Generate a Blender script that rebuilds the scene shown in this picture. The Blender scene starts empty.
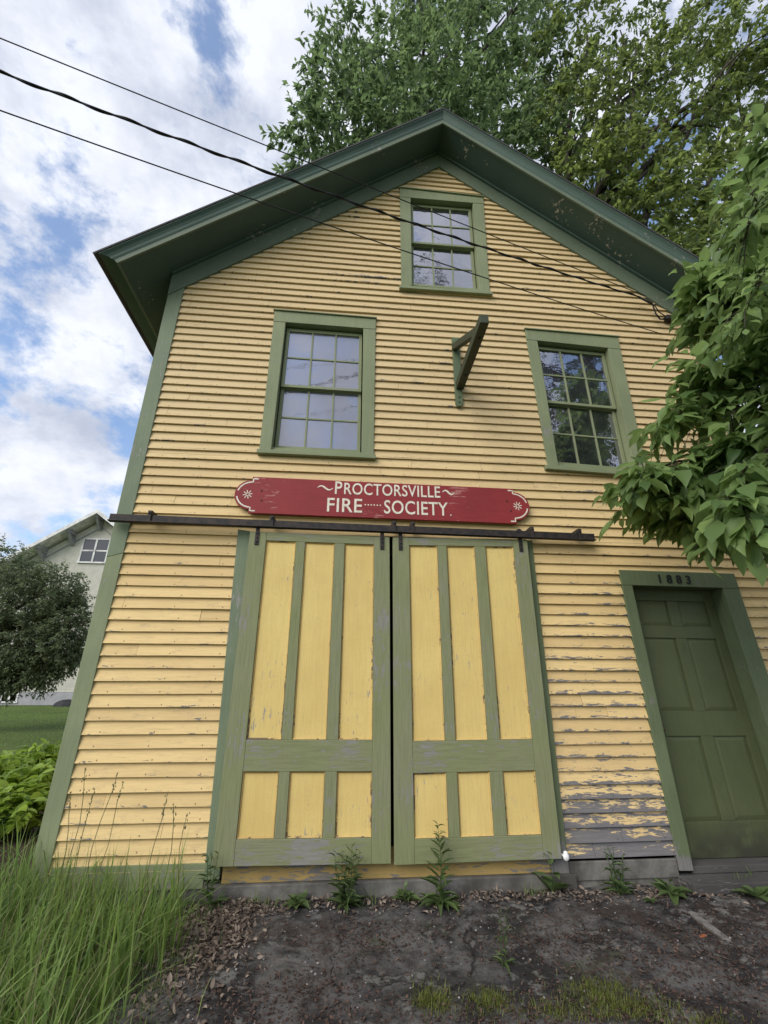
import bpy, math, random
import numpy as np
from mathutils import Vector, Matrix, noise as mnoise

random.seed(7)
RNG = np.random.default_rng(11)
scn = bpy.context.scene
COL = scn.collection

# ------------------------------------------------------------------ survey camera
FPX, W_PX, H_PX = 440.0, 768, 1024
PITCH, YAW, ROLL = 0.378387816, 0.0871772889, 0.00104067204
CAM = np.array([0.0, -4.0, 1.35])
_F = np.array([math.sin(YAW)*math.cos(PITCH), math.cos(YAW)*math.cos(PITCH), math.sin(PITCH)])
_r0 = np.array([math.cos(YAW), -math.sin(YAW), 0.0]); _u0 = np.cross(_r0, _F)
_R = _r0*math.cos(ROLL)+_u0*math.sin(ROLL); _U = np.cross(_R, _F)

def at(px, py, y=0.0):
    """survey: the point of the photograph's pixel on the vertical plane at depth y (facade: y = 0)"""
    d = _F+_R*(px-384)/FPX+_U*(512-py)/FPX
    return CAM+d*((y-CAM[1])/d[1])

def xz(px, py, y=0.0):
    p = at(px, py, y); return np.array([p[0], p[2]])

# ------------------------------------------------------------------ bookkeeping
ORG = {}
def tag(o, label=None, cat=None, group=None, kind=None):
    if label: o['label'] = label
    if cat: o['category'] = cat
    if group: o['group'] = group
    if kind: o['kind'] = kind
    return o

def thing(name, label, cat, loc=(0, 0, 0), group=None):
    o = bpy.data.objects.new(name, None); COL.objects.link(o)
    o.empty_display_size = 0.1
    o.location = loc; ORG[o] = np.array(loc, float)
    return tag(o, label, cat, group)

def link_mesh(name, me, mat, parent=None):
    o = bpy.data.objects.new(name, me); COL.objects.link(o)
    if mat is not None: me.materials.append(mat)
    if parent is not None:
        o.parent = parent
        ORG[o] = ORG.get(parent, np.zeros(3))
        org = ORG[o]
        if np.any(org != 0):
            me.transform(Matrix.Translation(Vector(-org)))
    else:
        ORG[o] = np.zeros(3)
    return o

class MB:
    """collects shapes, links them as ONE mesh object"""
    def __init__(s): s.v = []; s.f = []
    def add(s, vs, fs):
        b = len(s.v); s.v += [tuple(float(c) for c in v) for v in vs]; s.f += [tuple(i+b for i in f) for f in fs]; return s
    def hexa(s, p):   # p: 4 front then 4 back, same order
        return s.add(p, [(0,1,2,3),(7,6,5,4),(0,4,5,1),(1,5,6,2),(2,6,7,3),(3,7,4,0)])
    def box(s, x0, x1, y0, y1, z0, z1):
        return s.hexa([(x0,y0,z0),(x1,y0,z0),(x1,y0,z1),(x0,y0,z1),(x0,y1,z0),(x1,y1,z0),(x1,y1,z1),(x0,y1,z1)])
    def prism(s, poly, y0, y1):     # poly of (x,z), front at y0, back y1
        n = len(poly)
        vs = [(p[0], y0, p[1]) for p in poly]+[(p[0], y1, p[1]) for p in poly]
        fs = [tuple(range(n)), tuple(range(2*n-1, n-1, -1))]
        fs += [(i, i+n, (i+1) % n+n, (i+1) % n) for i in range(n)]
        return s.add(vs, fs)
    def beam(s, a, b, w, h, up=(0,0,1)):
        a = np.array(a, float); b = np.array(b, float); d = b-a; d /= np.linalg.norm(d)
        up = np.array(up, float); sd = np.cross(d, up); sd /= np.linalg.norm(sd); u = np.cross(sd, d)
        q = [(-w/2,-h/2),(w/2,-h/2),(w/2,h/2),(-w/2,h/2)]
        return s.hexa([a+sd*i+u*j for i, j in q]+[b+sd*i+u*j for i, j in q])
    def tube(s, pts, rad, n=6, cap=True):
        pts = [np.array(p, float) for p in pts]
        if not hasattr(rad, '__len__'): rad = [rad]*len(pts)
        b = len(s.v); ref = None; vs = []
        for i, p in enumerate(pts):
            t = pts[min(i+1, len(pts)-1)]-pts[max(i-1, 0)]
            t = t/(np.linalg.norm(t)+1e-9)
            if ref is None:
                ref = np.cross(t, (0.3, 0.1, 1)) if abs(t[2]) < .9 else np.cross(t, (1, .2, 0))
            ref = ref-t*(ref@t); ref /= (np.linalg.norm(ref)+1e-9)
            o = np.cross(t, ref)
            for k in range(n):
                a = 2*math.pi*k/n
                vs.append(p+rad[i]*(math.cos(a)*ref+math.sin(a)*o))
        fs = []
        for i in range(len(pts)-1):
            for k in range(n):
                fs.append((i*n+k, i*n+(k+1) % n, (i+1)*n+(k+1) % n, (i+1)*n+k))
        if cap:
            fs.append(tuple(range(n-1, -1, -1))); m = (len(pts)-1)*n; fs.append(tuple(range(m, m+n)))
        return s.add(vs, fs)
    def ball(s, c, r, n=10, m=7, sz=(1,1,1)):
        vs = []; fs = []
        for j in range(m+1):
            th = math.pi*j/m
            for i in range(n):
                ph = 2*math.pi*i/n
                vs.append((c[0]+r*sz[0]*math.sin(th)*math.cos(ph), c[1]+r*sz[1]*math.sin(th)*math.sin(ph), c[2]+r*sz[2]*math.cos(th)))
        for j in range(m):
            for i in range(n):
                fs.append((j*n+i, (j+1)*n+i, (j+1)*n+(i+1) % n, j*n+(i+1) % n))
        return s.add(vs, fs)
    def build(s, name, mat, parent=None, bevel=0, smooth=False):
        me = bpy.data.meshes.new(name); me.from_pydata(s.v, [], s.f); me.validate(); 
        import bmesh
        bm = bmesh.new(); bm.from_mesh(me); bmesh.ops.recalc_face_normals(bm, faces=bm.faces); bm.to_mesh(me); bm.free()
        if smooth: me.polygons.foreach_set('use_smooth', [True]*len(me.polygons))
        o = link_mesh(name, me, mat, parent)
        if bevel:
            m = o.modifiers.new('edge', 'BEVEL'); m.width = bevel; m.segments = 2; m.limit_method = 'ANGLE'
            m.angle_limit = math.radians(40)
        return o

def copy_tree(o, parent=None):
    c = o.copy(); COL.objects.link(c)
    if parent is not None: c.parent = parent
    for ch in list(o.children): copy_tree(ch, c)
    return c

# ------------------------------------------------------------------ materials
class NT:
    def __init__(s, mat):
        mat.use_nodes = True; s.t = mat.node_tree; s.t.nodes.clear()
    def n(s, typ, **kw):
        nd = s.t.nodes.new(typ)
        for k, v in kw.items():
            if k.startswith('in_'):
                nd.inputs[k[3:].replace('_', ' ')].default_value = v
            else: setattr(nd, k, v)
        return nd
    def l(s, a, b): s.t.links.new(a, b)
    def val(s, x):
        return x
    def math(s, op, a, b=None, clamp=False):
        m = s.n('ShaderNodeMath', operation=op); m.use_clamp = clamp
        for i, q in enumerate((a, b)):
            if q is None: continue
            if isinstance(q, (int, float)): m.inputs[i].default_value = q
            else: s.l(q, m.inputs[i])
        return m.outputs[0]
    def mix(s, f, a, b, blend='MIX'):
        m = s.n('ShaderNodeMix', data_type='RGBA', blend_type=blend)
        for i, q in ((0, f), (6, a), (7, b)):
            if isinstance(q, (int, float)): m.inputs[i].default_value = q
            elif isinstance(q, (tuple, list)): m.inputs[i].default_value = tuple(q)+((1,) if len(q) == 3 else ())
            else: s.l(q, m.inputs[i])
        return m.outputs[2]
    def step(s, x, lo, hi):
        m = s.n('ShaderNodeMapRange', interpolation_type='SMOOTHSTEP')
        s.l(x, m.inputs[0]); 
        for i, q in ((1, lo), (2, hi)):
            if isinstance(q, (int, float)): m.inputs[i].default_value = q
            else: s.l(q, m.inputs[i])
        return m.outputs[0]
    def noise(s, vec, scale, detail=4, rough=.55, dist=0, out=0):
        m = s.n('ShaderNodeTexNoise'); m.inputs['Scale'].default_value = scale
        m.inputs['Detail'].default_value = detail; m.inputs['Roughness'].default_value = rough
        m.inputs['Distortion'].default_value = dist
        s.l(vec, m.inputs['Vector']); return m.outputs[out]
    def scale(s, vec, sc, off=None):
        m = s.n('ShaderNodeMapping'); m.inputs['Scale'].default_value = sc
        if off is not None: m.inputs['Location'].default_value = off
        s.l(vec, m.inputs['Vector']); return m.outputs[0]
    def coord(s): return s.n('ShaderNodeTexCoord').outputs['Object']
    def attr(s, name, out='Fac'):
        a = s.n('ShaderNodeAttribute'); a.attribute_name = name; return a.outputs[out]
    def finish(s, color, rough=.7, height=None, bump=.3, dist=.01, spec=.3, metallic=0, extra=None):
        b = s.n('ShaderNodeBsdfPrincipled')
        if isinstance(color, (tuple, list)): b.inputs['Base Color'].default_value = tuple(color)+((1,) if len(color) == 3 else ())
        else: s.l(color, b.inputs['Base Color'])
        if isinstance(rough, (int, float)): b.inputs['Roughness'].default_value = rough
        else: s.l(rough, b.inputs['Roughness'])
        b.inputs['Specular IOR Level'].default_value = spec
        b.inputs['Metallic'].default_value = metallic
        if height is not None:
            bp = s.n('ShaderNodeBump'); bp.inputs['Strength'].default_value = bump; bp.inputs['Distance'].default_value = dist
            s.l(height, bp.inputs['Height']); s.l(bp.outputs[0], b.inputs['Normal'])
        o = s.n('ShaderNodeOutputMaterial'); s.l(b.outputs[0], o.inputs[0])
        return b, o

def new_mat(name):
    m = bpy.data.materials.new(name); return m, NT(m)

def painted(name, col, col2, peel=.62, grain='z', wood=(.20,.185,.17), soft=.03, dirt=.35, rough=.62, low=0.0, mud=0.0):
    """old paint on boards: tone drift, streaks along the grain, chips down to grey wood, grime"""
    m, t = new_mat(name); c = t.coord()
    st = {'x': (3.2, 12, 20), 'z': (20, 12, 3.2), 'n': (7, 7, 7)}[grain]
    fi = {'x': (4, 40, 90), 'z': (90, 40, 4), 'n': (40, 40, 40)}[grain]
    a = t.noise(c, 1.7, 5, .6)
    base = t.mix(t.step(a, .3, .7), col, col2)
    gr = t.noise(t.scale(c, fi), 1, 4, .6)
    base = t.mix(t.math('MULTIPLY', t.step(gr, .35, .75), dirt*.6), base, tuple(x*.55 for x in col))
    pn = t.noise(t.scale(c, st), 2.6, 9, .68, .3)
    big = t.noise(c, 2.2, 4, .55)
    pn2 = t.math('ADD', pn, t.math('MULTIPLY', t.math('SUBTRACT', big, .5), .85))
    if low or mud:
        sz = t.n('ShaderNodeSeparateXYZ'); t.l(c, sz.inputs[0])
        lz = t.math('SUBTRACT', 1.0, t.step(t.math('ADD', sz.outputs[2], t.math('MULTIPLY', t.math('SUBTRACT', a, .5), .5)), .05, .42))
        pn2 = t.math('ADD', pn2, t.math('MULTIPLY', lz, low))
        if mud: base = t.mix(t.math('MULTIPLY', t.math('MULTIPLY', lz, t.step(big, .34, .5)), mud), base, (.035,.032,.027))
    mask = t.step(pn2, peel, peel+soft)
    wd = t.mix(gr, tuple(x*.6 for x in wood), tuple(x*1.25 for x in wood))
    fine = t.noise(c, 160, 3, .7)
    base = t.mix(t.math('MULTIPLY', t.step(fine, .58, .70), .55), base, tuple(x*.35 for x in col))
    colr = t.mix(mask, base, wd)
    h = t.math('SUBTRACT', t.math('MULTIPLY', gr, .35), t.math('MULTIPLY', mask, .6))
    t.finish(colr, rough, h, .35, .004, .25)
    return m

def plain(name, col, col2=None, rough=.6, sc=8, bump=.15, metallic=0, spec=.3):
    m, t = new_mat(name); c = t.coord()
    n1 = t.noise(c, sc, 6, .6); col2 = col2 or tuple(x*.7 for x in col)
    k = t.mix(t.step(n1, .35, .65), col, col2)
    h = t.noise(c, sc*9, 3, .6)
    t.finish(k, rough, h, bump, .004, spec, metallic); return m

def siding_mat(name, col, col2, wood=(.155,.145,.145)):
    """clapboard paint: UV = metres along the board, fraction up the board; attributes wear (0..1) and seed"""
    m, t = new_mat(name)
    uv = t.n('ShaderNodeUVMap').outputs[0]
    sx = t.n('ShaderNodeSeparateXYZ'); t.l(uv, sx.inputs[0])
    u, v = sx.outputs[0], sx.outputs[1]
    seed = t.attr('seed'); wear = t.attr('wear')
    cv = t.n('ShaderNodeCombineXYZ'); t.l(u, cv.inputs[0]); t.l(t.math('MULTIPLY', v, .1), cv.inputs[1]); t.l(t.math('MULTIPLY', seed, 40), cv.inputs[2])
    c = cv.outputs[0]
    a = t.noise(c, 1.1, 4, .6)
    base = t.mix(t.step(t.math('ADD', a, t.math('MULTIPLY', t.math('SUBTRACT', seed, .5), .55)), .3, .7), col, col2)
    gr = t.noise(t.scale(c, (5, 90, 1)), 1, 5, .65)
    base = t.mix(t.math('MULTIPLY', t.step(gr, .4, .72), .42), base, tuple(x*.66 for x in col))
    ck = t.noise(t.scale(c, (1.6, 170, 1)), 1, 6, .7)
    base = t.mix(t.math('MULTIPLY', t.step(ck, .60, .66), .55), base, (.27,.19,.10))
    # grime streak right under the lap of the board above, bare wood at the drip edge
    n1 = t.noise(t.scale(c, (8, 46, 1)), 1, 10, .72, .6)
    n2 = t.noise(t.scale(c, (1.0, 6, 1)), 1, 3, .5)
    edge = t.math('MULTIPLY', t.math('SUBTRACT', 1.0, t.step(v, 0.0, .38)), .13)
    x = t.math('ADD', t.math('ADD', n1, t.math('MULTIPLY', t.math('SUBTRACT', n2, .5), .30)), edge)
    x = t.math('ADD', x, t.math('MULTIPLY', wear, .42))
    mask = t.step(x, .745, .765)
    halo = t.math('SUBTRACT', t.step(x, .70, .745), mask, True)
    wd = t.mix(gr, tuple(q*.55 for q in wood), tuple(q*1.5 for q in wood))
    oz = t.n('ShaderNodeSeparateXYZ'); t.l(t.coord(), oz.inputs[0])
    fade = t.math('MULTIPLY', t.step(oz.outputs[2], 1.9, 4.6), .62)
    base = t.mix(fade, base, (.565,.445,.275))      # sun-bleached upper boards
    base = t.mix(t.math('MULTIPLY', halo, .30), base, tuple(min(1, q*1.35) for q in col))
    grime = t.noise(t.scale(c, (2.2, 5, 1)), 3, 5, .7)
    base = t.mix(t.math('MULTIPLY', t.step(grime, .54, .75), .45), base, (.33,.25,.15))
    spk = t.noise(t.scale(c, (26, 75, 1)), 1, 5, .75)
    base = t.mix(t.math('MULTIPLY', t.step(spk, .63, .69), .6), base, (.20,.15,.10))
    k = t.mix(mask, base, wd)
    # nail heads with rust
    fr = t.math('SUBTRACT', t.math('FRACT', t.math('ADD', t.math('DIVIDE', u, .405), t.math('MULTIPLY', seed, .25))), .5)
    dx = t.math('MULTIPLY', fr, .405); dz = t.math('MULTIPLY', t.math('SUBTRACT', v, .17), .097)
    dz = t.math('MULTIPLY', dz, .8)
    r = t.math('SQRT', t.math('ADD', t.math('MULTIPLY', dx, dx), t.math('MULTIPLY', dz, dz)))
    nail = t.math('SUBTRACT', 1.0, t.step(r, .0032, .0062))
    k = t.mix(t.math('MULTIPLY', nail, .8), k, (.06,.035,.022))
    h = t.math('SUBTRACT', t.math('MULTIPLY', gr, .3), t.math('MULTIPLY', mask, .6))
    t.finish(k, .66, h, .4, .003, .2)
    return m

def leaf_mat(name, dark, light, trans=.35, rough=.5):
    m, t = new_mat(name)
    tint = t.attr('tint'); k = t.mix(tint, dark, light)
    b = t.n('ShaderNodeBsdfPrincipled'); t.l(k, b.inputs['Base Color']); b.inputs['Roughness'].default_value = rough
    b.inputs['Specular IOR Level'].default_value = .35
    tr = t.n('ShaderNodeBsdfTranslucent'); t.l(t.mix(.6, k, tuple(min(1, x*1.9) for x in light)), tr.inputs[0])
    mx = t.n('ShaderNodeMixShader'); mx.inputs[0].default_value = trans
    t.l(b.outputs[0], mx.inputs[1]); t.l(tr.outputs[0], mx.inputs[2])
    o = t.n('ShaderNodeOutputMaterial'); t.l(mx.outputs[0], o.inputs[0]); return m

def bark_mat(name, a, b):
    m, t = new_mat(name); c = t.coord()
    n1 = t.noise(t.scale(c, (14, 14, 2.5)), 1, 6, .65)
    t.finish(t.mix(t.step(n1, .3, .7), a, b), .85, n1, .7, .02, .1); return m

def glass_mat(name='old_glass', body=(.012,.013,.016), refl=.29):
    m, t = new_mat(name); c = t.coord()
    b = t.n('ShaderNodeBsdfPrincipled'); b.inputs['Base Color'].default_value = body+(1,)
    b.inputs['Roughness'].default_value = .35
    g = t.n('ShaderNodeBsdfGlossy'); g.inputs['Roughness'].default_value = .015; g.inputs[0].default_value = (.93,.93,1,1)
    fr = t.n('ShaderNodeFresnel'); fr.inputs[0].default_value = 1.55
    bp = t.n('ShaderNodeBump'); bp.inputs['Strength'].default_value = .10; bp.inputs['Distance'].default_value = .02
    t.l(t.noise(c, 7, 3, .5), bp.inputs['Height'])
    t.l(bp.outputs[0], g.inputs['Normal']); t.l(bp.outputs[0], fr.inputs['Normal'])
    f = t.math('ADD', t.math('MULTIPLY', fr.outputs[0], 1.3), refl, True)
    mx = t.n('ShaderNodeMixShader'); t.l(f, mx.inputs[0]); t.l(b.outputs[0], mx.inputs[1]); t.l(g.outputs[0], mx.inputs[2])
    o = t.n('ShaderNodeOutputMaterial'); t.l(mx.outputs[0], o.inputs[0]); return m

M = {}
M['siding'] = siding_mat('yellow_clapboard_paint', (.72,.525,.245), (.625,.445,.205))
M['panel'] = painted('yellow_panel_paint', (.735,.555,.205), (.65,.47,.165), .70, 'z', (.36,.31,.24), .02, .35)
M['bead'] = painted('cracked_yellow_moulding_paint', (.62,.45,.17), (.46,.32,.12), .60, 'n', (.17,.12,.08), .03, .7)
M['sillyellow'] = painted('yellow_sill_paint', (.46,.32,.115), (.36,.25,.09), .56, 'x')
M['green'] = painted('sage_green_trim_paint', (.248,.275,.155), (.200,.228,.128), .675, 'z', (.27,.26,.23), .03, .6, low=.12)
M['greenx'] = painted('sage_green_trim_paint_horizontal', (.248,.275,.155), (.200,.228,.128), .655, 'x', (.27,.26,.23), .03, .6, low=.08)
M['leafgreen'] = painted('worn_green_door_paint', (.215,.235,.108), (.235,.240,.140), .625, 'z', (.25,.24,.21), .03, .8, low=.05)
M['leafgreenx'] = painted('worn_green_door_paint_horizontal', (.215,.235,.108), (.235,.240,.140), .595, 'x', (.25,.24,.21), .03, .8, low=.05)
M['bluegreen'] = painted('faded_blue_green_trim_paint', (.145,.180,.125), (.120,.152,.106), .68, 'n', (.27,.26,.24), .03, .5)
M['roofgreen'] = painted('dark_green_eave_paint', (.085,.130,.105), (.068,.108,.088), .71, 'n', (.36,.33,.28), .015, .4)
M['cornerup'] = painted('faded_sage_corner_paint', (.185,.225,.140), (.150,.188,.118), .66, 'z', (.27,.26,.24), .03, .5)
M['soffit'] = painted('dark_green_soffit_paint', (.075,.115,.100), (.060,.096,.084), .735, 'n', (.38,.35,.30), .015, .35)
M['soffit_worn'] = painted('flaking_green_soffit_paint', (.075,.115,.100), (.060,.096,.084), .70, 'n', (.50,.45,.37), .015, .35)
M['darkdoor'] = painted('dark_green_door_paint', (.105,.122,.056), (.086,.102,.046), .80, 'z', (.07,.068,.05), .08, .5, .5, mud=.8)
M['darkcasing'] = painted('dark_green_casing_paint', (.140,.172,.090), (.116,.144,.075), .69, 'z', (.19,.18,.17), .03, .6, low=.28)
M['greywood'] = painted('bare_grey_wood', (.105,.098,.092), (.060,.056,.053), .60, 'x', (.19,.18,.165), .10, .9, .92)
M['iron'] = plain('black_rusty_iron', (.022,.021,.022), (.05,.038,.032), .6, 20, .3, .3)
M['red'] = painted('barn_red_sign_paint', (.285,.032,.034), (.235,.028,.030), .685, 'x', (.40,.16,.14), .02, .7, .55)
M['white'] = plain('cream_sign_lettering', (.78,.72,.60), (.62,.55,.45), .6, 30, .05)
M['black'] = plain('black_numerals', (.012,.012,.013), None, .5, 30, .05)
M['porcelain'] = plain('white_porcelain', (.78,.77,.74), (.7,.69,.66), .25, 10, .02)
M['shingle'] = plain('dark_roof_shingles', (.045,.045,.048), (.07,.066,.066), .9, 6, .5)
M['concrete'] = None
M['wire'] = plain('black_cable', (.015,.015,.017), None, .5, 30, .05)
M['beam'] = painted('weathered_green_bracket_paint', (.052,.062,.036), (.040,.047,.030), .58, 'n', (.06,.052,.046), .05, .5)
M['plate'] = painted('faded_green_plate_paint', (.125,.165,.09), (.10,.135,.075), .70, 'n', (.17,.16,.15), .03, .5)
M['glass'] = glass_mat()
M['grey_glass'] = glass_mat('grey_glass', (.135,.135,.165), .15)  # pane body set to a flat violet grey, paler than the other panes
M['far_glass'] = glass_mat('dark_far_glass', (.010,.010,.012), -.045)
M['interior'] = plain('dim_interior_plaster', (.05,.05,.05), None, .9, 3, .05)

def concrete(name, a, b, dark):
    m, t = new_mat(name); c = t.coord()
    n1 = t.noise(c, 5, 7, .65); n2 = t.noise(c, 38, 5, .7); n3 = t.noise(c, 2.2, 4, .6)
    k = t.mix(t.step(n1, .35, .65), a, b)
    k = t.mix(t.math('MULTIPLY', t.step(n3, .45, .65), .75), k, dark)
    k = t.mix(t.math('MULTIPLY', t.step(n2, .55, .7), .5), k, tuple(x*.55 for x in a))
    t.finish(k, .92, t.math('ADD', n1, t.math('MULTIPLY', n2, .5)), .6, .012, .15); return m
M['concrete'] = concrete('old_foundation_concrete', (.20,.19,.17), (.12,.112,.10), (.055,.05,.044))

# ------------------------------------------------------------------ ground
def sm(a, b, x):
    t = np.clip((x-a)/(b-a), 0, 1); return t*t*(3-2*t)
def hum(x, y, s):   # cheap value noise
    return mnoise.noise(Vector((x*s, y*s, 3.7)))
def gz(x, y):
    z = -0.045+0.09*sm(-1.2, -2.6, x)+0.022*np.minimum(np.maximum(y, 0), 24)
    z += -0.02*np.clip(-y, 0, 6)
    return z
def gzn(x, y):
    z = float(gz(x, y))
    if -5 < x < 6 and -5 < y < 1.5:
        z += .022*hum(x, y, 1.3)+.014*hum(x, y, 4.1)+.007*hum(x, y, 9)
    else:
        z += .03*hum(x, y, .5)
    return z

def make_ground():
    xs = list(np.arange(-3.4, 4.6, .033)); ys = list(np.arange(-3.2, .4, .033))
    def ext(first, sgn):
        out = []; v = first; stp = .08
        while abs(v) < 900:
            stp *= 1.22; v += sgn*stp; out.append(v)
        return out
    xs = ext(xs[0], -1)[::-1]+xs+ext(xs[-1], 1); ys = ext(ys[0], -1)[::-1]+ys+ext(ys[-1], 1)
    nx, ny = len(xs), len(ys)
    vs = [(x, y, gzn(x, y)) for y in ys for x in xs]
    fs = [(j*nx+i, j*nx+i+1, (j+1)*nx+i+1, (j+1)*nx+i) for j in range(ny-1) for i in range(nx-1)]
    me = bpy.data.meshes.new('ground'); me.from_pydata(vs, [], fs)
    me.polygons.foreach_set('use_smooth', [True]*len(me.polygons))
    la = me.attributes.new('lawn', 'FLOAT', 'POINT'); so = me.attributes.new('soil', 'FLOAT', 'POINT')
    lv, sv = [], []
    for x, y, z in vs:
        n = .25*hum(x, y, 1.1)+.12*hum(x, y, 3.3)
        # apron of old concrete in front of the doors; lawn to the left, soil strip by the wall corner
        left = float(sm(-.75, -1.25, x+n*.8)); far = float(sm(-4.6, -7.0, y+n))
        lawn = max(left, far*.6, float(sm(7.0, 8.5, x+n)), float(sm(.6, 2.0, y)) if (x > 4.6 or x < -2.2) else 0)
        soil = float(sm(-2.2, -2.5, x+n))*float(sm(3.0, 2.2, y+n))*float(sm(-.9, -.2, y+n*.6))
        soil = max(soil, float(sm(-1.9, -.9, x))*0.25*float(sm(.3, 0, abs(y+.1))))
        lv.append(lawn); sv.append(soil)
    la.data.foreach_set('value', lv); so.data.foreach_set('value', sv)
    m, t = new_mat('ground_surface'); c = t.coord()
    n1 = t.noise(c, 2.3, 8, .68, .4); n2 = t.noise(c, 9, 8, .7); n3 = t.noise(c, 60, 5, .75); n4 = t.noise(t.scale(c, (1,1,1), (7,3,1)), 1.5, 6, .65, .6)
    k = t.mix(t.step(n1, .42, .58), (.112,.106,.102), (.028,.026,.026))
    n5 = t.noise(t.scale(c, (1, 1, 1), (2, 9, 4)), 5.5, 9, .72, .8)
    k = t.mix(t.math('MULTIPLY', t.step(n5, .50, .62), .65), k, (.030,.027,.0255))
    k = t.mix(t.math('MULTIPLY', t.step(n4, .54, .66), .7), k, (.046,.033,.027))          # brown mulch
    pale = t.math('MULTIPLY', t.step(t.math('ADD', t.math('MULTIPLY', n2, .55), t.math('MULTIPLY', n1, .45)), .53, .60), .8)
    k = t.mix(pale, k, (.185,.178,.167))
    n6 = t.noise(c, 170, 4, .8)
    k = t.mix(t.math('MULTIPLY', t.step(n6, .60, .68), .35), k, (.17,.16,.15))
    k = t.mix(t.math('MULTIPLY', t.math('SUBTRACT', 1.0, t.step(n6, .33, .42)), .4), k, (.012,.011,.010))
    cr = t.n('ShaderNodeTexVoronoi', feature='DISTANCE_TO_EDGE'); cr.inputs['Scale'].default_value = .62
    dv = t.n('ShaderNodeVectorMath', operation='ADD'); t.l(c, dv.inputs[0]); dn_ = t.n('ShaderNodeTexNoise'); dn_.inputs['Scale'].default_value = 2.2; dn_.inputs['Detail'].default_value = 9; t.l(c, dn_.inputs['Vector']); t.l(t.scale(dn_.outputs[1], (.7, .7, 0)), dv.inputs[1]); t.l(dv.outputs[0], cr.inputs['Vector'])
    crack = t.math('MULTIPLY', t.math('SUBTRACT', 1.0, t.step(cr.outputs[0], .0012, .006)), t.step(n2, .42, .52))
    k = t.mix(t.math('MULTIPLY', crack, .8), k, (.012,.011,.010))
    mo = t.step(t.noise(t.scale(c, (1, 1, 1), (11, 2, 5)), 2.6, 7, .7), .56, .66)
    k = t.mix(t.math('MULTIPLY', mo, .45), k, (.050,.058,.022))                                              # worn bare concrete
    k = t.mix(t.math('MULTIPLY', t.step(n3, .64, .72), .8), k, (.15,.14,.13))                # grit
    k = t.mix(t.math('MULTIPLY', t.math('SUBTRACT', 1.0, t.step(n3, .30, .40)), .7), k, (.012,.011,.010))
    grass = t.mix(t.step(n2, .3, .7), (.082,.112,.032), (.055,.080,.023))
    grass = t.mix(t.math('MULTIPLY', t.step(t.noise(c, .35, 3, .5), .4, .62), .5), grass, (.115,.145,.045))
    soil = t.mix(t.step(n2, .35, .65), (.060,.044,.032), (.028,.021,.016))
    soil = t.mix(t.math('MULTIPLY', t.step(n3, .6, .7), .7), soil, (.16,.13,.10))
    lw = t.math('ADD', t.attr('lawn'), t.math('MULTIPLY', t.math('SUBTRACT', n2, .5), .6))
    k = t.mix(t.step(lw, .4, .6), k, grass)
    k = t.mix(t.step(t.math('ADD', t.attr('soil'), t.math('MULTIPLY', t.math('SUBTRACT', n2, .5), .5)), .4, .6), k, soil)
    h = t.math('ADD', t.math('ADD', t.math('MULTIPLY', n1, .8), t.math('MULTIPLY', n2, .6)), t.math('MULTIPLY', n3, .35))
    t.finish(k, .93, h, .65, .03, .12)
    return tag(link_mesh('ground', me, m), 'dark crumbling concrete apron and lawn around the fire house', 'ground', None, 'structure')
make_ground()

# ------------------------------------------------------------------ the fire house
house = thing('fire_house', 'old yellow clapboard fire house with green trim and steep gable roof', 'building', (1.0, 0.0, 0.0))
CASE_Y = -.036

def lerp(a, b, t): return a+(b-a)*t
def isect(p, q, a, b):
    d = q-p; e = b-a
    t = ((a[0]-p[0])*e[1]-(a[1]-p[1])*e[0])/(d[0]*e[1]-d[1]*e[0])
    return p+d*t

# roof lines, surveyed on the wall plane (lower edge of the rake frieze)
FL0, FL1 = xz(185, 290), xz(438.5, 169.5)
FR0, FR1 = xz(438.5, 169.5), xz(671, 315.6)
# corner board lines
CL_O = (xz(170, 292), xz(35, 872)); CL_I = (xz(185, 290), xz(54, 865))
RIDGE_X = FL1[0]
CR_X = RIDGE_X+(RIDGE_X-CL_O[0][0])          # right corner mirrors the left one
sl_L = (FL1[1]-FL0[1])/(FL1[0]-FL0[0]); sl_R = (FR1[1]-FR0[1])/(FR1[0]-FR0[0])
BACK = 7.0

OPEN = []   # holes in the siding: (zmin, zmax, left line, right line)
def hole(tl, tr, br, bl):
    tl, tr, br, bl = map(np.array, (tl, tr, br, bl))
    OPEN.append(((bl[1]+br[1])/2, (tl[1]+tr[1])/2, (bl, tl), (br, tr)))
def line_x(L, z):
    a, b = L; return a[0]+(b[0]-a[0])*(z-a[1])/(b[1]-a[1])

WINS = {
 'w1': dict(o=[(274.6,310.9),(375.8,319.1),(373.6,454),(259.5,446.7)], i=[(285.5,322.2),(363.4,328.3),(361.6,450.5),(271.5,445.5)], rail=(384.8,389.3), sill=((256.4,452.4),(375.8,458.2))),
 'w2': dict(o=[(525.1,329.7),(618.0,337.7),(647.0,471.5),(547.7,464.0)], i=[(537.3,340.6),(608,348),(635.5,468.5),(557.8,462)], rail=(401,406), sill=((546.5,468.5),(650,476.5))),
 'w3': dict(o=[(399.7,188.4),(483.3,197.8),(489.7,289.5),(401.3,282.5)], i=[(410.6,197.8),(472.8,203),(479.9,286.4),(411.9,281.0)], rail=(242,247), sill=((399.6,287.4),(493,294))),
}
def quad(pts, y=0): return [xz(p[0], p[1], y) for p in pts]
for w in WINS.values():
    o = quad(w['o'], CASE_Y); i = quad(w['i'], CASE_Y); hole(*[lerp(a, b, .5) for a, b in zip(o, i)]); OPEN[-1] = (OPEN[-1][0]-.05,)+OPEN[-1][1:]
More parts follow.
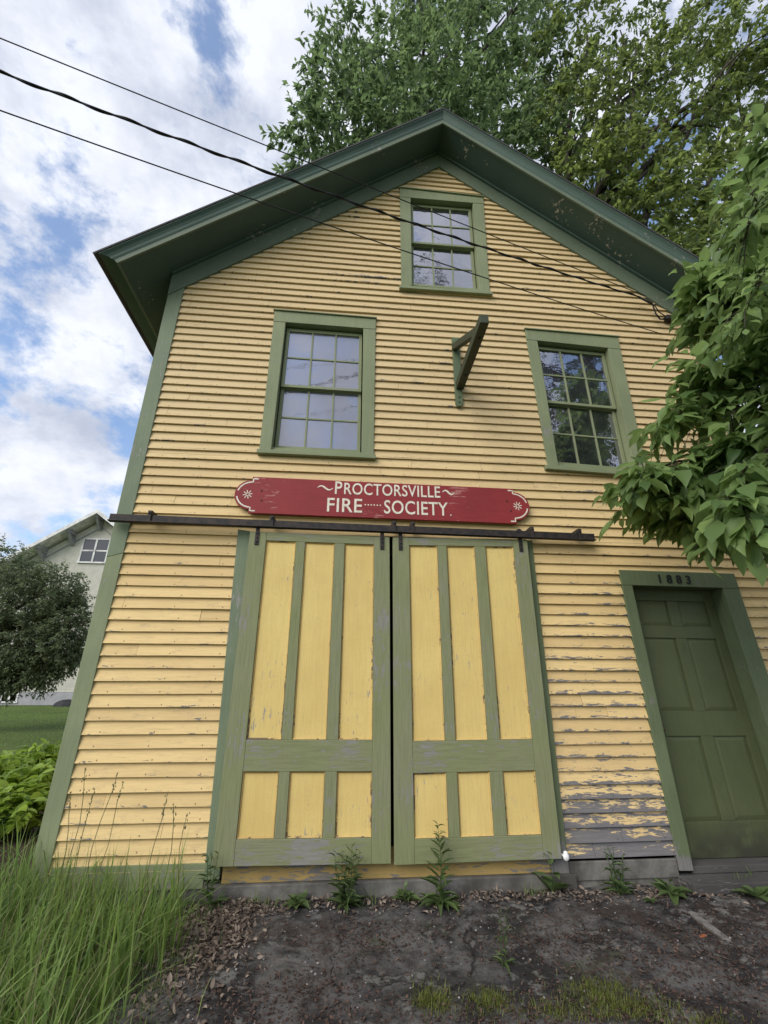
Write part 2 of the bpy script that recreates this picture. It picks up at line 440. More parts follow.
# entry door
DOOR_O = quad([(619.3,569.8),(733.9,573.6),(834,868),(679.9,871)], CASE_Y)
DOOR_I = quad([(632.4,585.2),(722.5,588.0),(813,866),(694,871)], CASE_Y)
hole(*[lerp(a, b, .5) for a, b in zip(DOOR_O, DOOR_I)])
# big doorway behind the sliding doors
JL = (xz(238, 529, CASE_Y), xz(203.5, 880, CASE_Y)); JR = (xz(532, 540, CASE_Y), xz(570, 878, CASE_Y))
hole(xz(246, 533), xz(526, 541), xz(560, 884), xz(214, 884))
Z_BASE_L = at(60, 868)[2]; Z_SKIRT = at(620, 859)[2]

def wear_at(x, z):
    w = .045
    w += .52*float(sm(1.45, 1.85, x))*float(sm(.85, .02, z))           # splash-worn boards between the doors
    w += .24*float(sm(1.4, 1.7, x))*float(sm(2.75, 1.5, z))
    w += .06*float(sm(2.4, .6, z))
    w += .30*float(sm(.16, .0, abs(z-6.02)))*float(sm(.9, .3, abs(x-.25)))   # a scraped course left of the gable window
    w += .14*float(sm(.12, .0, abs(z-2.53)))
    return w

def siding(name, mat, z0, exposure, ztop, left, right, holes, place, wearf, joints=True, parent=None):
    """lapped boards; place(x, out, z) -> world point; left/right give the wall's edges at height z"""
    V, Fc, UV, WE, SE = [], [], [], [], []
    n = int(math.ceil((ztop-z0)/exposure))
    for i in range(n):
        zb = z0+i*exposure; zt = min(zb+exposure, ztop)
        cuts = sorted({zb, zt, *[z for h in holes for z in h[:2] if zb+.003 < z < zt-.003]})
        jr = random.Random(i*13+5)
        jx = sorted(jr.uniform(-2, 4.4) for _ in range(2)) if joints else []
        for a, b in zip(cuts[:-1], cuts[1:]):
            mid = (a+b)/2
            segs = [(left(a), left(b), right(a), right(b))]
            if segs[0][2]-segs[0][0] < .02: continue
            for h in holes:
                if h[0] <= mid <= h[1]:
                    new = []
                    for s in segs:
                        hl0, hl1, hr0, hr1 = line_x(h[2], a), line_x(h[2], b), line_x(h[3], a), line_x(h[3], b)
                        if hr0 <= s[0] or hl0 >= s[2]: new.append(s); continue
                        if hl0 > s[0]: new.append((s[0], s[1], hl0, hl1))
                        if hr0 < s[2]: new.append((hr0, hr1, s[2], s[3]))
                    segs = new
            out = []
            for s in segs:
                cur = s
                for j in jx:
                    if cur[0]+.15 < j < cur[2]-.15:
                        out.append((cur[0], cur[1], j-.0012, j-.0012)); cur = (j+.0012, j+.0012, cur[2], cur[3])
                out.append(cur)
            for bi, (l0, l1, r0, r1) in enumerate(out):
                m = max(1, int((r0-l0)/.22)); seed = random.Random(i*101+bi*7+int(l0*50)).random()
                base = len(V)
                oj = (seed-.5)*.004
                for k in range(m+1):
                    f = k/m
                    xb, xt = lerp(l0, r0, f), lerp(l1, r1, f)
                    sag = .0050*mnoise.noise(Vector((xb*.8, i*3.1, 0)))+.0015*mnoise.noise(Vector((xb*4, i*5.1, 2)))
                    fa, fb = (a-zb)/exposure, (b-zb)/exposure
                    ya, yb = -.027+.0235*fa+oj, -.027+.0235*fb+oj
                    V.append(place(xb, ya, a+sag)); V.append(place(xt, yb, b+(.0 if b < zt else 0)))
                    V.append(place(xb, .004, a+sag+.001))
                    UV += [(xb, fa), (xt, fb), (xb, 0)]
                    WE += [wearf(xb, zb)]*3; SE += [seed]*3
                for k in range(m):
                    p = base+k*3; q = p+3
                    Fc.append((p, q, q+1, p+1)); Fc.append((p+2, q+2, q, p))
                Fc.append((base, base+1, base+2)); e = base+m*3; Fc.append((e+2, e+1, e))
    me = bpy.data.meshes.new(name); me.from_pydata([tuple(v) for v in V], [], Fc)
    uvl = me.uv_layers.new(name='UVMap')
    idx = np.zeros(len(me.loops), int); me.loops.foreach_get('vertex_index', idx)
    uvl.data.foreach_set('uv', np.array(UV)[idx].ravel())
    for nm, arr in (('wear', WE), ('seed', SE)):
        at_ = me.attributes.new(nm, 'FLOAT', 'POINT'); at_.data.foreach_set('value', arr)
    return link_mesh(name, me, mat, parent)

cor_mid = (lerp(CL_O[0], CL_I[0], .5), lerp(CL_O[1], CL_I[1], .5))
def wl(z):
    if z < FL0[1]+.05: return line_x(cor_mid, z)
    return max(line_x(cor_mid, z), FL0[0]+(z-.06-FL0[1])/sl_L)
def wr(z):
    return min(CR_X-.07, FR0[0]+(z-.06-FR0[1])/sl_R)
EXPO = .0972
zc = at(115, 631.4)[2]; Z0 = zc-math.floor((zc-.06)/EXPO)*EXPO
siding('front_wall', M['siding'], Z0, EXPO, FL1[1]+.05, wl, wr, OPEN, lambda x, o, z: (x, o, z), wear_at, parent=house)
LX = CL_O[0][0]+.05; RX = CR_X-.02; EAVE_Z = CL_O[0][1]+.18
# (the side walls carry the same boards)
siding('side_wall', M['siding'], Z0, EXPO, EAVE_Z, lambda z: .03, lambda z: BACK, [], lambda x, o, z: (-2.03+o, x, z), lambda x, z: .08, False, house)
siding('side_wall', M['siding'], Z0, EXPO, EAVE_Z, lambda z: .03, lambda z: BACK, [], lambda x, o, z: (RX-o, x, z), lambda x, z: .12, False, house)
b = MB(); b.prism([(-2.02, -.1), (RX-.02, -.1), (RX-.02, EAVE_Z), (RIDGE_X, FL1[1]+.1), (-2.02, EAVE_Z)], BACK-.02, BACK)
b.build('back_wall', M['siding'], house)
# inner lining keeps daylight out of the loft
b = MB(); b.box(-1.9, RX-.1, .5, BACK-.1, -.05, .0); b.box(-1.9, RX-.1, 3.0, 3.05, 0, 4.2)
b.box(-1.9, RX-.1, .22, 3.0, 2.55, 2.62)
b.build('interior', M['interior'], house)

# corner boards (left one spliced from a bluish upper and a yellower lower length)
z557 = at(70, 557)[2]; spl = (CL_O[0][1]-z557)/(CL_O[0][1]-CL_O[1][1])
m0, m1 = lerp(CL_O[0], CL_O[1], spl), lerp(CL_I[0], CL_I[1], spl)
o_top = CL_O[0]+(CL_O[0]-CL_O[1])*.04; i_top = CL_I[0]+(CL_I[0]-CL_I[1])*.04
MB().prism([o_top, i_top, m1, m0], CASE_Y+.004, .06).build('corner_board', M['cornerup'], house, .003)
dn = np.array([0, -.003])
MB().prism([m0+dn, m1+dn, CL_I[1]+[-.01, -.12], CL_O[1]+[-.02, -.12]], CASE_Y+.004, .06).build('corner_board', M['green'], house, .003)
MB().box(CR_X-.14, CR_X, CASE_Y+.004, .06, -.1, EAVE_Z).build('corner_board', M['green'], house, .003)

# --- roof: planes per side, in a slope frame
OV = .42
LIP_L, LIP_P = xz(119, 262, -OV), xz(443, 123, -OV)
def slope_side(pk, dirv, length, tag_side):
    """dirv: unit vector down the slope in xz; returns a map (s, n) -> (x, z)"""
    nrm = np.array([-dirv[1], dirv[0]])
    if nrm[1] < 0: nrm = -nrm
    return lambda s, n: pk+dirv*s+nrm*n
dL = (LIP_L-LIP_P); LEN = np.linalg.norm(dL); dL = dL/LEN
LIP_R = xz(650, 246, -OV); dR = LIP_R-LIP_P; dR = dR/np.linalg.norm(dR)
roof_mesh = MB()
trim = []
PK = LIP_P.copy()
def side_poly(mp, pts): return [mp(s, n) for s, n in pts]
def ridge_s(dirv, n):   # slope coordinate where the offset plane meets the vertical through the ridge
    nrm = np.array([-dirv[1], dirv[0]]); nrm = nrm if nrm[1] > 0 else -nrm
    return -n*nrm[0]/dirv[0]
for side, dv in (('L', dL), ('R', dR)):
    mp = slope_side(PK, dv, LEN, side); E_ = LEN
    def S(n): return ridge_s(dv, n)
    TN = .165
    # shingle slab
    roof_mesh.prism(side_poly(mp, [(S(TN), TN), (E_+.16, TN), (E_+.165, TN+.022), (S(TN+.022), TN+.022)]), -OV-.062, BACK+.4)
    # decking and soffit
    sb = MB(); sb.prism(side_poly(mp, [(S(.012), .012), (E_-.002, .012), (E_-.002, TN-.002), (S(TN-.002), TN-.002)]), -OV+.022, BACK+.35)
    trim.append(('soffit', sb, M['soffit'] if side == 'L' else M['soffit_worn'], 0))
    # fascia lip, front
    fb = MB(); fb.prism(side_poly(mp, [(S(0), 0), (E_, 0), (E_, .07), (S(.07), .07)]), -OV, -OV+.022)
    # side fascia under the eave
    fb.prism(side_poly(mp, [(E_, 0), (E_+.022, 0), (E_+.022, TN-.003), (E_, TN-.003)]), -OV+.0, BACK+.35)
    trim.append(('fascia', fb, M['bluegreen'], .002))
    # crown moulding: cove profile swept down the rake and mitred round the eave
    prof = [(.0, .055), (.010, .075), (.014, .10), (.028, .128), (.045, .146), (.052, .150), (.052, TN-.001), (.0, TN-.001)]
    vs = []; fs = []
    for end in (0, 1):
        for (o, n) in prof:
            s = S(n) if end == 0 else E_+.022+o*1.9
            p = mp(s, n); vs.append((p[0], -OV-o-.001, p[1]))
    k = len(prof)
    fs = [(i, (i+1) % k, (i+1) % k+k, i+k) for i in range(k)]+[tuple(range(k)), tuple(range(2*k-1, k-1, -1))]
    # eave return along the side
    v2 = []
    for yy in (None, BACK+.35):
        for (o, n) in prof:
            p = mp(E_+.023+o*1.9, n); v2.append((p[0], (-OV-o-.001) if yy is None else yy, p[1]))
    cm = MB(); cm.add(vs, fs); cm.add(v2, fs)
    trim.append(('crown_moulding', cm, M['roofgreen'], 0))
roof = roof_mesh.build('roof', M['shingle'], house)
for nm, mb, mt, bv in trim: mb.build(nm, mt, roof, bv)
# rake frieze boards on the wall, with a small bed moulding under the soffit
for dv, a, bb in ((dL, FL0, FL1), (dR, FR1, FR0)):
    low = a; hi = bb
    mp = slope_side(PK, dv, LEN, '')
    top_e = mp(LEN-.30, .0); 
    e = (low-hi)/np.linalg.norm(low-hi); ext = low+e*(.16 if dv is dL else .9)
    nn = np.array([-dv[1], dv[0]]); nn = nn if nn[1] > 0 else -nn
    # distance from frieze lower edge to soffit
    d_ = (mp(1.0, .012)-low)@nn
    def up(p, k=1.0):
        dist = (mp(0, .012)-p)@nn
        return p+nn*dist*k
    hi_top = isect(up(hi), up(low), np.array([RIDGE_X, 0.]), np.array([RIDGE_X, 1.]))
    if dv is dL:
        ext = isect(low, hi, o_top, CL_O[1]); et = up(low)+(ext-low); et = isect(up(low), up(hi), CL_O[0], CL_O[1])
    else:
        et = up(ext)
    MB().prism([ext, hi, hi_top, et], -.042, .03).build('frieze_board', M['bluegreen'], house, .002)
    q0 = lerp(et, ext, .02); 
    mdir = (hi_top-et)/np.linalg.norm(hi_top-et)
    MB().prism([et-nn*.03, hi_top-nn*.03-mdir*.0, hi_top-mdir*.01, et], -.075, -.0425).build('bed_moulding', M['roofgreen'], house, .004)

# --- windows
def bil(q, u, v):    # q: TL TR BR BL ; v down
    return (q[0]*(1-u)+q[1]*u)*(1-v)+(q[3]*(1-u)+q[2]*u)*v
def trim_frame(mb, o, i, y0, y1, bottom=True, y_head=None):
    """butted boards: head across the full width, legs below it"""
    l_ = isect(i[0], i[1], o[0], o[3]); r_ = isect(i[0], i[1], o[1], o[2])
    mb.prism([o[0], o[1], r_, l_], y0 if y_head is None else y_head, y1)
    e_ = .035 if bottom else 0
    x3, x2, j3, j2 = (o[3]+(o[3]-o[0])*e_, o[2]+(o[2]-o[1])*e_, i[3]+(i[3]-i[0])*e_*1.3, i[2]+(i[2]-i[1])*e_*1.3)
    mb.prism([l_, i[0], j3, x3], y0, y1); mb.prism([i[1], r_, x2, j2], y0, y1)
def window(w, name_label, glass='glass'):
    o = quad(w['o'], CASE_Y); i = quad(w['i'], CASE_Y)
    mb = MB(); trim_frame(mb, o, i, CASE_Y, .0, y_head=CASE_Y-.004)
    # drip cap
    d = (o[1]-o[0])/np.linalg.norm(o[1]-o[0]); upv = np.array([0, .016])
    mb.prism([o[0]-d*.012+upv, o[1]+d*.012+upv, o[1]+d*.012+[0,.001], o[0]-d*.012+[0,.001]], CASE_Y-.022, .0)
    win = mb.build('window', M['green'], house, .0025); win['label'] = name_label
    # jambs
    jb = MB(); ins = [bil(i, -.001, -.001), bil(i, 1.001, -.001), bil(i, 1.001, 1.001), bil(i, -.001, 1.001)]
    big = [bil(i, -.03, -.02), bil(i, 1.03, -.02), bil(i, 1.03, 1.02), bil(i, -.03, 1.02)]
    for a, c in ((0, 1), (1, 2), (2, 3), (3, 0)):
        jb.prism([ins[a], ins[c], big[c], big[a]], -.002, .14)
    jb.build('jamb', M['green'], win)
    # sill
    s0, s1 = xz(*w['sill'][0], y=-.07), xz(*w['sill'][1], y=-.07)
    mb = MB(); t0 = s0+[0, .045]; t1 = s1+[0, .045]
    mb.add([(t0[0],-.07,t0[1]),(t1[0],-.07,t1[1]),(s1[0],-.07,s1[1]),(s0[0],-.07,s0[1]),
            (t0[0],.14,t0[1]+.03),(t1[0],.14,t1[1]+.03),(s1[0],.0,s1[1]),(s0[0],.0,s0[1])],
           [(0,1,2,3),(7,6,5,4),(0,4,5,1),(1,5,6,2),(2,6,7,3),(3,7,4,0)])
    mb.build('sill', M['greenx'], win, .004)
    # sashes (upper one outside), glazing bars, panes
    hgt = i[3][1]-i[0][1]
    vr0 = (xz((w['i'][0][0]+w['i'][3][0])/2, w['rail'][0], .04)[1]-i[0][1])/hgt
    top_gap = .045/abs(hgt)
    wd = np.linalg.norm(i[1]-i[0]); fw = .045/wd; fh = .045/abs(hgt)
    for (v0, v1, y0, nm) in ((top_gap*.4, vr0+fh*.5, .035, 'upper_sash'), (vr0-fh*.2, .995, .072, 'lower_sash')):
        mb = MB(); y1 = y0+.034
        P = lambda u, v: bil(i, u, v)
        q = lambda u0, u1, a, c: [P(u0, a), P(u1, a), P(u1, c), P(u0, c)]
        fhb = fh*(.75 if nm == 'upper_sash' else 1.25)
        mb.prism(q(.012, fw, v0, v1), y0, y1); mb.prism(q(1-fw, .988, v0, v1), y0, y1)
        mb.prism(q(fw, 1-fw, v0, v0+fh*.9), y0, y1); mb.prism(q(fw, 1-fw, v1-fhb, v1), y0, y1)
        g0, g1 = v0+fh*.9, v1-fhb; mw = .0095/wd; mh = .0095/abs(hgt)
        for k in (1, 2):
            u = lerp(fw, 1-fw, k/3); mb.prism(q(u-mw, u+mw, g0, g1), y0+.004, y1-.003)
        v = (g0+g1)/2
        for k in range(3):
            ua, ub = lerp(fw, 1-fw, k/3), lerp(fw, 1-fw, (k+1)/3)
            mb.prism(q(ua+(mw if k else 0), ub-(mw if k < 2 else 0), v-mh, v+mh), y0+.006, y1-.003)
        mb.build('sash', M['green'], win, .002)
        gp = MB()
        for ku in range(3):           # each pane set with its own slight tilt
            for kv in range(2):
                ua, ub = lerp(fw, 1-fw, ku/3), lerp(fw, 1-fw, (ku+1)/3)
                va, vb = (g0, v) if kv == 0 else (v, g1)
                cor = [P(ua, va), P(ub, va), P(ub, vb), P(ua, vb)]
                j = [random.uniform(-.0012, .0012) for _ in range(3)]
                ys = [y0+.016+j[0], y0+.016+j[1], y0+.016+j[1]+j[2], y0+.016+j[0]+j[2]]
                gp.hexa([(c[0], yy, c[1]) for c, yy in zip(cor, ys)][::-1]+[(c[0], yy+.003, c[1]) for c, yy in zip(cor, ys)][::-1])
        gp.build('pane', M[glass], win)
    return win
window(WINS['w1'], 'left second floor window with grey panes', 'grey_glass')
window(WINS['w2'], 'right second floor window beside the leafy branch')
window(WINS['w3'], 'small window high in the gable')

# --- entry door, deep in its casing
RV = .115
mb = MB(); trim_frame(mb, DOOR_O, DOOR_I, CASE_Y, .0, False, CASE_Y-.003)
ent = mb.build('entry_door_frame', M['darkcasing'], house, .003)
jb = MB(); I = DOOR_I
big = [bil(I, -.05, -.02), bil(I, 1.05, -.02), bil(I, 1.05, 1), bil(I, -.05, 1)]
for a, c in ((0, 1), (1, 2), (3, 0)):
    jb.prism([bil(I, -.001, -.001) if a == 0 else I[a], I[c], big[c], big[a]], -.003, RV+.06)
jb.build('jamb', M['darkcasing'], ent)
z_thr = at(700, 859, RV)[2]
LQ = [I[0]+[.004, .02], I[1]+[-.004, .02], bil(I, 1, 1)+[-.004, 0], bil(I, 0, 1)+[.004, 0]]
LQ[2] = np.array([LQ[2][0], z_thr]); LQ[3] = np.array([LQ[3][0]-.0, z_thr])
def leaf_v(py): return (xz(690, py, RV)[1]-LQ[0][1])/(z_thr-LQ[0][1])
DV = [leaf_v(601), leaf_v(626), leaf_v(638), leaf_v(711), leaf_v(736), leaf_v(822)]
DU = [.115, .455, .575, .905]
dl = MB(); P = lambda u, v: bil(LQ, u, v)
q = lambda u0, u1, a, c: [P(u0, a), P(u1, a), P(u1, c), P(u0, c)]
y0, y1 = RV, RV+.04
dl.prism(q(0, DU[0], 0, 1), y0, y1); dl.prism(q(DU[3], 1, 0, 1), y0, y1); 
for a, c in ((0, DV[0]), (DV[1], DV[2]), (DV[3], DV[4]), (DV[5], 1)): dl.prism(q(DU[0], DU[3], a, c), y0, y1)
for a, c in ((DV[0], DV[1]), (DV[2], DV[3]), (DV[4], DV[5])): dl.prism(q(DU[1], DU[2], a, c), y0, y1)
door = dl.build('entry_door', M['darkdoor'], house, .004); door['label'] = 'dark green six panel entry door set back in its frame'
for (a, c) in ((DV[0], DV[1]), (DV[2], DV[3]), (DV[4], DV[5])):
    for (u0, u1) in ((DU[0], DU[1]), (DU[2], DU[3])):
        pb = MB(); pb.prism(q(u0, u1, a, c), y0+.016, y0+.03)
        mu, mv = .035/np.linalg.norm(LQ[1]-LQ[0]), .035/abs(z_thr-LQ[0][1])
        # raised field with sloping shoulders
        o_ = q(u0, u1, a, c); n_ = q(u0+mu, u1-mu, a+mv, c-mv)
        pb.add([(p[0], y0+.0155, p[1]) for p in o_]+[(p[0], y0+.007, p[1]) for p in n_],
               [(0,1,5,4),(1,2,6,5),(2,3,7,6),(3,0,4,7),(4,5,6,7)])
        pb.build('panel', M['darkdoor'], door)
kb = MB(); kp = P(.06, leaf_v(728)); kb.ball((kp[0]+.0, y0-.045, kp[1]), .026); kb.tube([(kp[0], y0-.045, kp[1]), (kp[0], y0, kp[1])], .010, 8)
kb.box(kp[0]-.016, kp[0]+.016, y0-.006, y0, kp[1]-.05, kp[1]+.05)
kb.build('handle', plain('dark_brass', (.16,.11,.06), (.07,.05,.035), .4, 30, .1, .6), door, 0, True)
hb = MB(); hp = P(.52, leaf_v(645)); hb.box(hp[0]-.02, hp[0]+.02, y0-.003, y0, hp[1]-.03, hp[1]+.03); 
for dz in (-.012, .012): hb.ball((hp[0], y0-.004, hp[1]+dz), .006)
hb.build('keyhole_plate', M['darkdoor'], door)
hb = MB(); hp = at(731, 612, CASE_Y+.1)
hb.box(hp[0]-.03, hp[0]-.004, .01, .05, hp[2]-.07, hp[2]+.07); hb.tube([(hp[0]-.03, .0, hp[2]+.03), (hp[0]-.06, -.01, hp[2]), (hp[0]-.03, 0, hp[2]-.03)], .006, 6)
hb.build('hasp', M['iron'], ent)
# threshold and wooden step
tb = MB(); tb.box(DOOR_O[3][0]-.02, DOOR_O[2][0]+.05, -.20, RV+.06, z_thr-.12, z_thr-.055); tb.box(I[3][0], I[2][0], -.02, RV+.05, z_thr-.053, z_thr-.003)
tb.build('threshold', M['greywood'], ent, .006)

# house number over the door
def text_mesh(s, bold=0.0):
    cu = bpy.data.curves.new('lettering', 'FONT'); cu.body = s; cu.extrude = .01; cu.offset = bold; cu.resolution_u = 4
    cu.space_character = 1.05
    o = bpy.data.objects.new('lettering', cu); COL.objects.link(o)
    dg = bpy.context.evaluated_depsgraph_get(); dg.update()
    me = bpy.data.meshes.new_from_object(o.evaluated_get(dg)); 
    v = np.array([x.co[:] for x in me.vertices]); f = [tuple(p.vertices) for p in me.polygons]
    bpy.data.objects.remove(o); bpy.data.curves.remove(cu); bpy.data.meshes.remove(me)
    v[:, 0] = (v[:, 0]-v[:, 0].min())/(v[:, 0].max()-v[:, 0].min())
    z = v[:, 1]; v[:, 1] = (z-z.min())/(z.max()-z.min()); v[:, 2] = (v[:, 2]-v[:, 2].min())/(v[:, 2].max()-v[:, 2].min())
    return v, f
def put_text(mb, s, bl, br, h, y, th=.003, bold=0.0):
    v, f = text_mesh(s, bold); bl = np.array(bl); br = np.array(br); d = br-bl
    nrm = np.array([-d[1], d[0]])/np.linalg.norm(d)
    p = [bl+d*a+nrm*h*b_ for a, b_, c in v]
    mb.add([(q_[0], y-th*c, q_[1]) for q_, (a, b_, c) in zip(p, v)], f)
def split_text(s_, bl, br, h, y, th, bold, name, mat, parent):
    """one mesh per character"""
    v, f = text_mesh(s_, bold); bl = np.array(bl); br = np.array(br); d = br-bl
    nrm = np.array([-d[1], d[0]])/np.linalg.norm(d)
    par = list(range(len(v)))
    def find(i):
        while par[i] != i: par[i] = par[par[i]]; i = par[i]
        return i
    for fc in f:
        for i in fc[1:]: par[find(i)] = find(fc[0])
    groups = {}
    for fc in f: groups.setdefault(find(fc[0]), []).append(fc)
    for fs in groups.values():
        ids = sorted({i for fc in fs for i in fc}); mp = {i: k for k, i in enumerate(ids)}
        mb = MB(); pts = [bl+d*v[i][0]+nrm*h*v[i][1] for i in ids]
        mb.add([(p[0], y-th*v[i][2], p[1]) for p, i in zip(pts, ids)], [tuple(mp[i] for i in fc) for fc in fs]); mb.build(name, mat, parent)
split_text('1 8 8 3', xz(659.5, 583.0, CASE_Y), xz(691, 584.2, CASE_Y), .084, CASE_Y-.0035, .006, .012, 'digit', M['black'], ent)

# --- doorway: jamb casings, sill board, foundation, skirts
cb = MB(); cb.prism([JL[0], xz(250, 531, CASE_Y), xz(219, 880, CASE_Y), JL[1]], CASE_Y, .1)
cb.build('doorway_casing', M['cornerup'], house, .003)
cb = MB(); cb.prism([xz(519, 540, CASE_Y), JR[0], JR[1], xz(553, 878, CASE_Y)], CASE_Y, .1)
cb.build('doorway_casing', M['darkcasing'], house, .003)
zs1 = at(390, 866)[2]; zs0 = at(390, 877)[2]
MB().box(at(222, 880)[0], at(552, 880)[0], -.022, .03, zs0, zs1+.12).build('sill_board', M['sillyellow'], house, .003)
xa, xb_ = at(206, 880)[0], at(575, 880)[0]
fb = MB(); fb.box(xa+.01, xb_-.01, -.060, .3, -.4, zs0-.002)
fb.box(-2.0, xa+.007, -.02, .3, -.4, Z_BASE_L-.10); fb.box(xb_-.007, CR_X-.03, -.02, .3, -.4, Z_SKIRT-.115)
fb.box(-2.02, -1.9, .301, BACK, -.4, .05); fb.box(RX-.1, RX-.0, .301, BACK, -.4, .05)
fb.build('foundation', M['concrete'], house, .008)
MB().prism([(CL_I[1][0], Z_BASE_L+.01), (JL[1][0]-.002, Z_BASE_L+.01), (JL[1][0]-.002, Z_BASE_L-.14), (CL_I[1][0], Z_BASE_L-.14)], -.028, .0).build('skirt_board', M['greenx'], house, .003)
MB().prism([(JR[1][0]+.003, Z_SKIRT), (DOOR_O[3][0]-.004, Z_SKIRT), (DOOR_O[3][0]-.004, Z_SKIRT-.12), (JR[1][0]+.003, Z_SKIRT-.12)], -.030, .0).build('skirt_board', M['concrete'], house, .006)

# --- sliding doors
DY = -.10
def sliding(q4, U, py_rows, cx, label):
    LQ = quad(q4, DY)
    v = [(xz(cx, py, DY)[1]-bil(LQ, .5, 0)[1])/(bil(LQ, .5, 1)[1]-bil(LQ, .5, 0)[1]) for py in py_rows]
    P = lambda u, w: bil(LQ, u, w)
    q = lambda u0, u1, a, c: [P(u0, a), P(u1, a), P(u1, c), P(u0, c)]
    y0, y1 = DY, DY+.042
    st = MB(); st.prism(q(0, U[0], 0, 1), y0, y1); st.prism(q(U[5], 1, 0, 1), y0, y1)
    for a, c in ((v[0], v[1]), (v[2], v[3])):
        st.prism(q(U[1], U[2], a, c), y0+.003, y1-.002); st.prism(q(U[3], U[4], a, c), y0+.003, y1-.002)
    d = st.build('sliding_door', M['leafgreen'], house, .003); d['label'] = label
    for a, c in ((0, v[0]), (v[1], v[2]), (v[3], 1)):
        rb = MB(); rb.prism(q(U[0]+.0005, U[5]-.0005, a, c), y0+.0015, y1); rb.build('rail', M['leafgreenx'], d, .003)
    for a, c in ((v[0], v[1]), (v[2], v[3])):
        for u0, u1 in ((U[0], U[1]), (U[2], U[3]), (U[4], U[5])):
            pb = MB(); pb.prism(q(u0, u1, a, c), y0+.020, y1-.004)
            e = .010; mu, mv = e/1.3, e/2.6      # quarter-round bead round the panel
            pb.build('panel', M['panel'], d); pb = MB()
            g_ = q(u0+.0028, u1-.0028, a+.0014, c-.0014); h_ = q(u0+.0028+mu, u1-.0028-mu, a+.0014+mv, c-.0014-mv)
            pb.add([(p[0], y0+.005, p[1]) for p in g_]+[(p[0], y0+.0192, p[1]) for p in h_]+[(p[0], y0+.0195, p[1]) for p in g_],
                   [(0,1,5,4),(1,2,6,5),(2,3,7,6),(3,0,4,7),(8,9,1,0),(9,10,2,1),(10,11,3,2),(11,8,0,3)])
            pb.build('moulding', M['bead'], d)
    # strap hangers
    for u in (.055, .945):
        hb = MB(); p = P(u, 0); hb.box(p[0]-.018, p[0]+.018, y0-.010, y0-.0005, p[1]-.125, p[1]+.085)
        for dz in (-.10, -.06, -.02): hb.ball((p[0], y0-.011, p[1]+dz), .008, 8, 5)
        hb.tube([(p[0]-.0, y0-.012, p[1]+.075), (p[0], y0+.03, p[1]+.075)], .028, 12)
        hb.build('hanger', M['iron'], d, .002)
    return d
sliding([(250,531.4),(389.6,537),(391,863.9),(211.5,867.2)], [.118,.330,.393,.604,.675,.888], [542.2,740,771.5,838.5], 313, 'left sliding door leaf, green frame and six yellow panels')
sliding([(392.8,537.2),(527,539.2),(562,858.9),(394.4,865.4)], [.118,.325,.392,.600,.680,.892], [546,740.5,772,837.5], 465, 'right sliding door leaf, green frame and six yellow panels')
# track
t0, t1 = at(110, 517.5, -.105), at(594, 537.5, -.105)
tr = MB(); d = (t1-t0)/np.linalg.norm(t1-t0)
tr.beam(t0, t1, .03, .070); tr.beam(t0+[0, -.012, -.034], t1+[0, -.012, -.034], .055, .012)
track = tr.build('door_track', M['iron'], house, .004)
for px in (147, 263, 384, 403, 527, 578):
    p = t0+(t1-t0)*((px-110)/484); hb = MB(); hb.box(p[0]-.02, p[0]+.02, -.13, -.002, p[2]+.036, p[2]+.075)
    hb.box(p[0]-.016, p[0]+.016, -.135, -.121, p[2]-.03, p[2]+.075); hb.ball((p[0], -.137, p[2]+.05), .011, 8, 5)
    hb.build('bracket', M['iron'], track, .003)
# porcelain door stop at the foot of the right leaf
p = at(565.5, 856.5, -.11)
pb = MB(); pb.ball((p[0], -.12, p[2]), .024, 12, 8, (1, .7, 1.1)); pb.ball((p[0]+.004, -.11, p[2]+.018), .018, 10, 6); pb.tube([(p[0], -.11, p[2]), (p[0]-.03, -.03, p[2]+.005)], .009, 6)
pb.build('door_stop', M['porcelain'], house, 0, True)

# ------------------------------------------------------------------ sign
SY = -.075
A, B, C_, D_ = xz(256.5, 477.0, SY), xz(510.5, 488.4, SY), xz(514, 523.8, SY), xz(250.5, 512.7, SY)
org = (A+B+C_+D_)/4
sign = thing('sign', 'long red wooden sign with white lettering above the sliding doors', 'sign', (org[0], SY, org[1]))
ax = ((B-A)+(C_-D_))/2; Lh = np.linalg.norm(ax)/2; ax = ax/np.linalg.norm(ax); ay = np.array([-ax[1], ax[0]]); Hh = abs(((A+B)/2-(C_+D_)/2)@ay)/2
SL = lambda a, b_: org+ax*a+ay*b_
def end_pts(sgn, inset=0):
    tipx = .150; r = Hh*.80
    pts = [(Lh+.028, Hh), (Lh+.028, r)]
    pts += [(Lh+.028+tipx*math.sin(t), r*math.cos(t)) for t in np.linspace(.12, math.pi-.12, 15)]
    pts += [(Lh+.028, -r), (Lh+.028, -Hh)]
    return [(sgn*a, b_) for a, b_ in pts]
rt = end_pts(1); lf = end_pts(-1)[::-1]
poly = [SL(a, b_) for a, b_ in rt+lf]
MB().prism(poly, SY, SY+.032).build('board', M['red'], sign, .003)
LY = SY-.0015
h1 = xz(338, 481.4, SY)[1]-xz(338, 494.0, SY)[1]; h2 = xz(330, 498.0, SY)[1]-xz(330, 511.7, SY)[1]
def sign_text(*a):
    mb = MB(); put_text(mb, a[0], a[1], a[2], a[3], LY, .002, .009); mb.build('lettering', M['white'], sign)
sign_text('P', xz(334.8, 494.0, SY), xz(342.0, 494.3, SY), h1)
sign_text('ROCTORSVILLE', xz(344, 494.3, SY), xz(440.4, 498.0, SY), h1*.92)
sign_text('FIRE', xz(326.8, 511.6, SY), xz(362.0, 512.8, SY), h2)
sign_text('SOCIETY', xz(384, 513.6, SY), xz(448.2, 516.1, SY), h2)
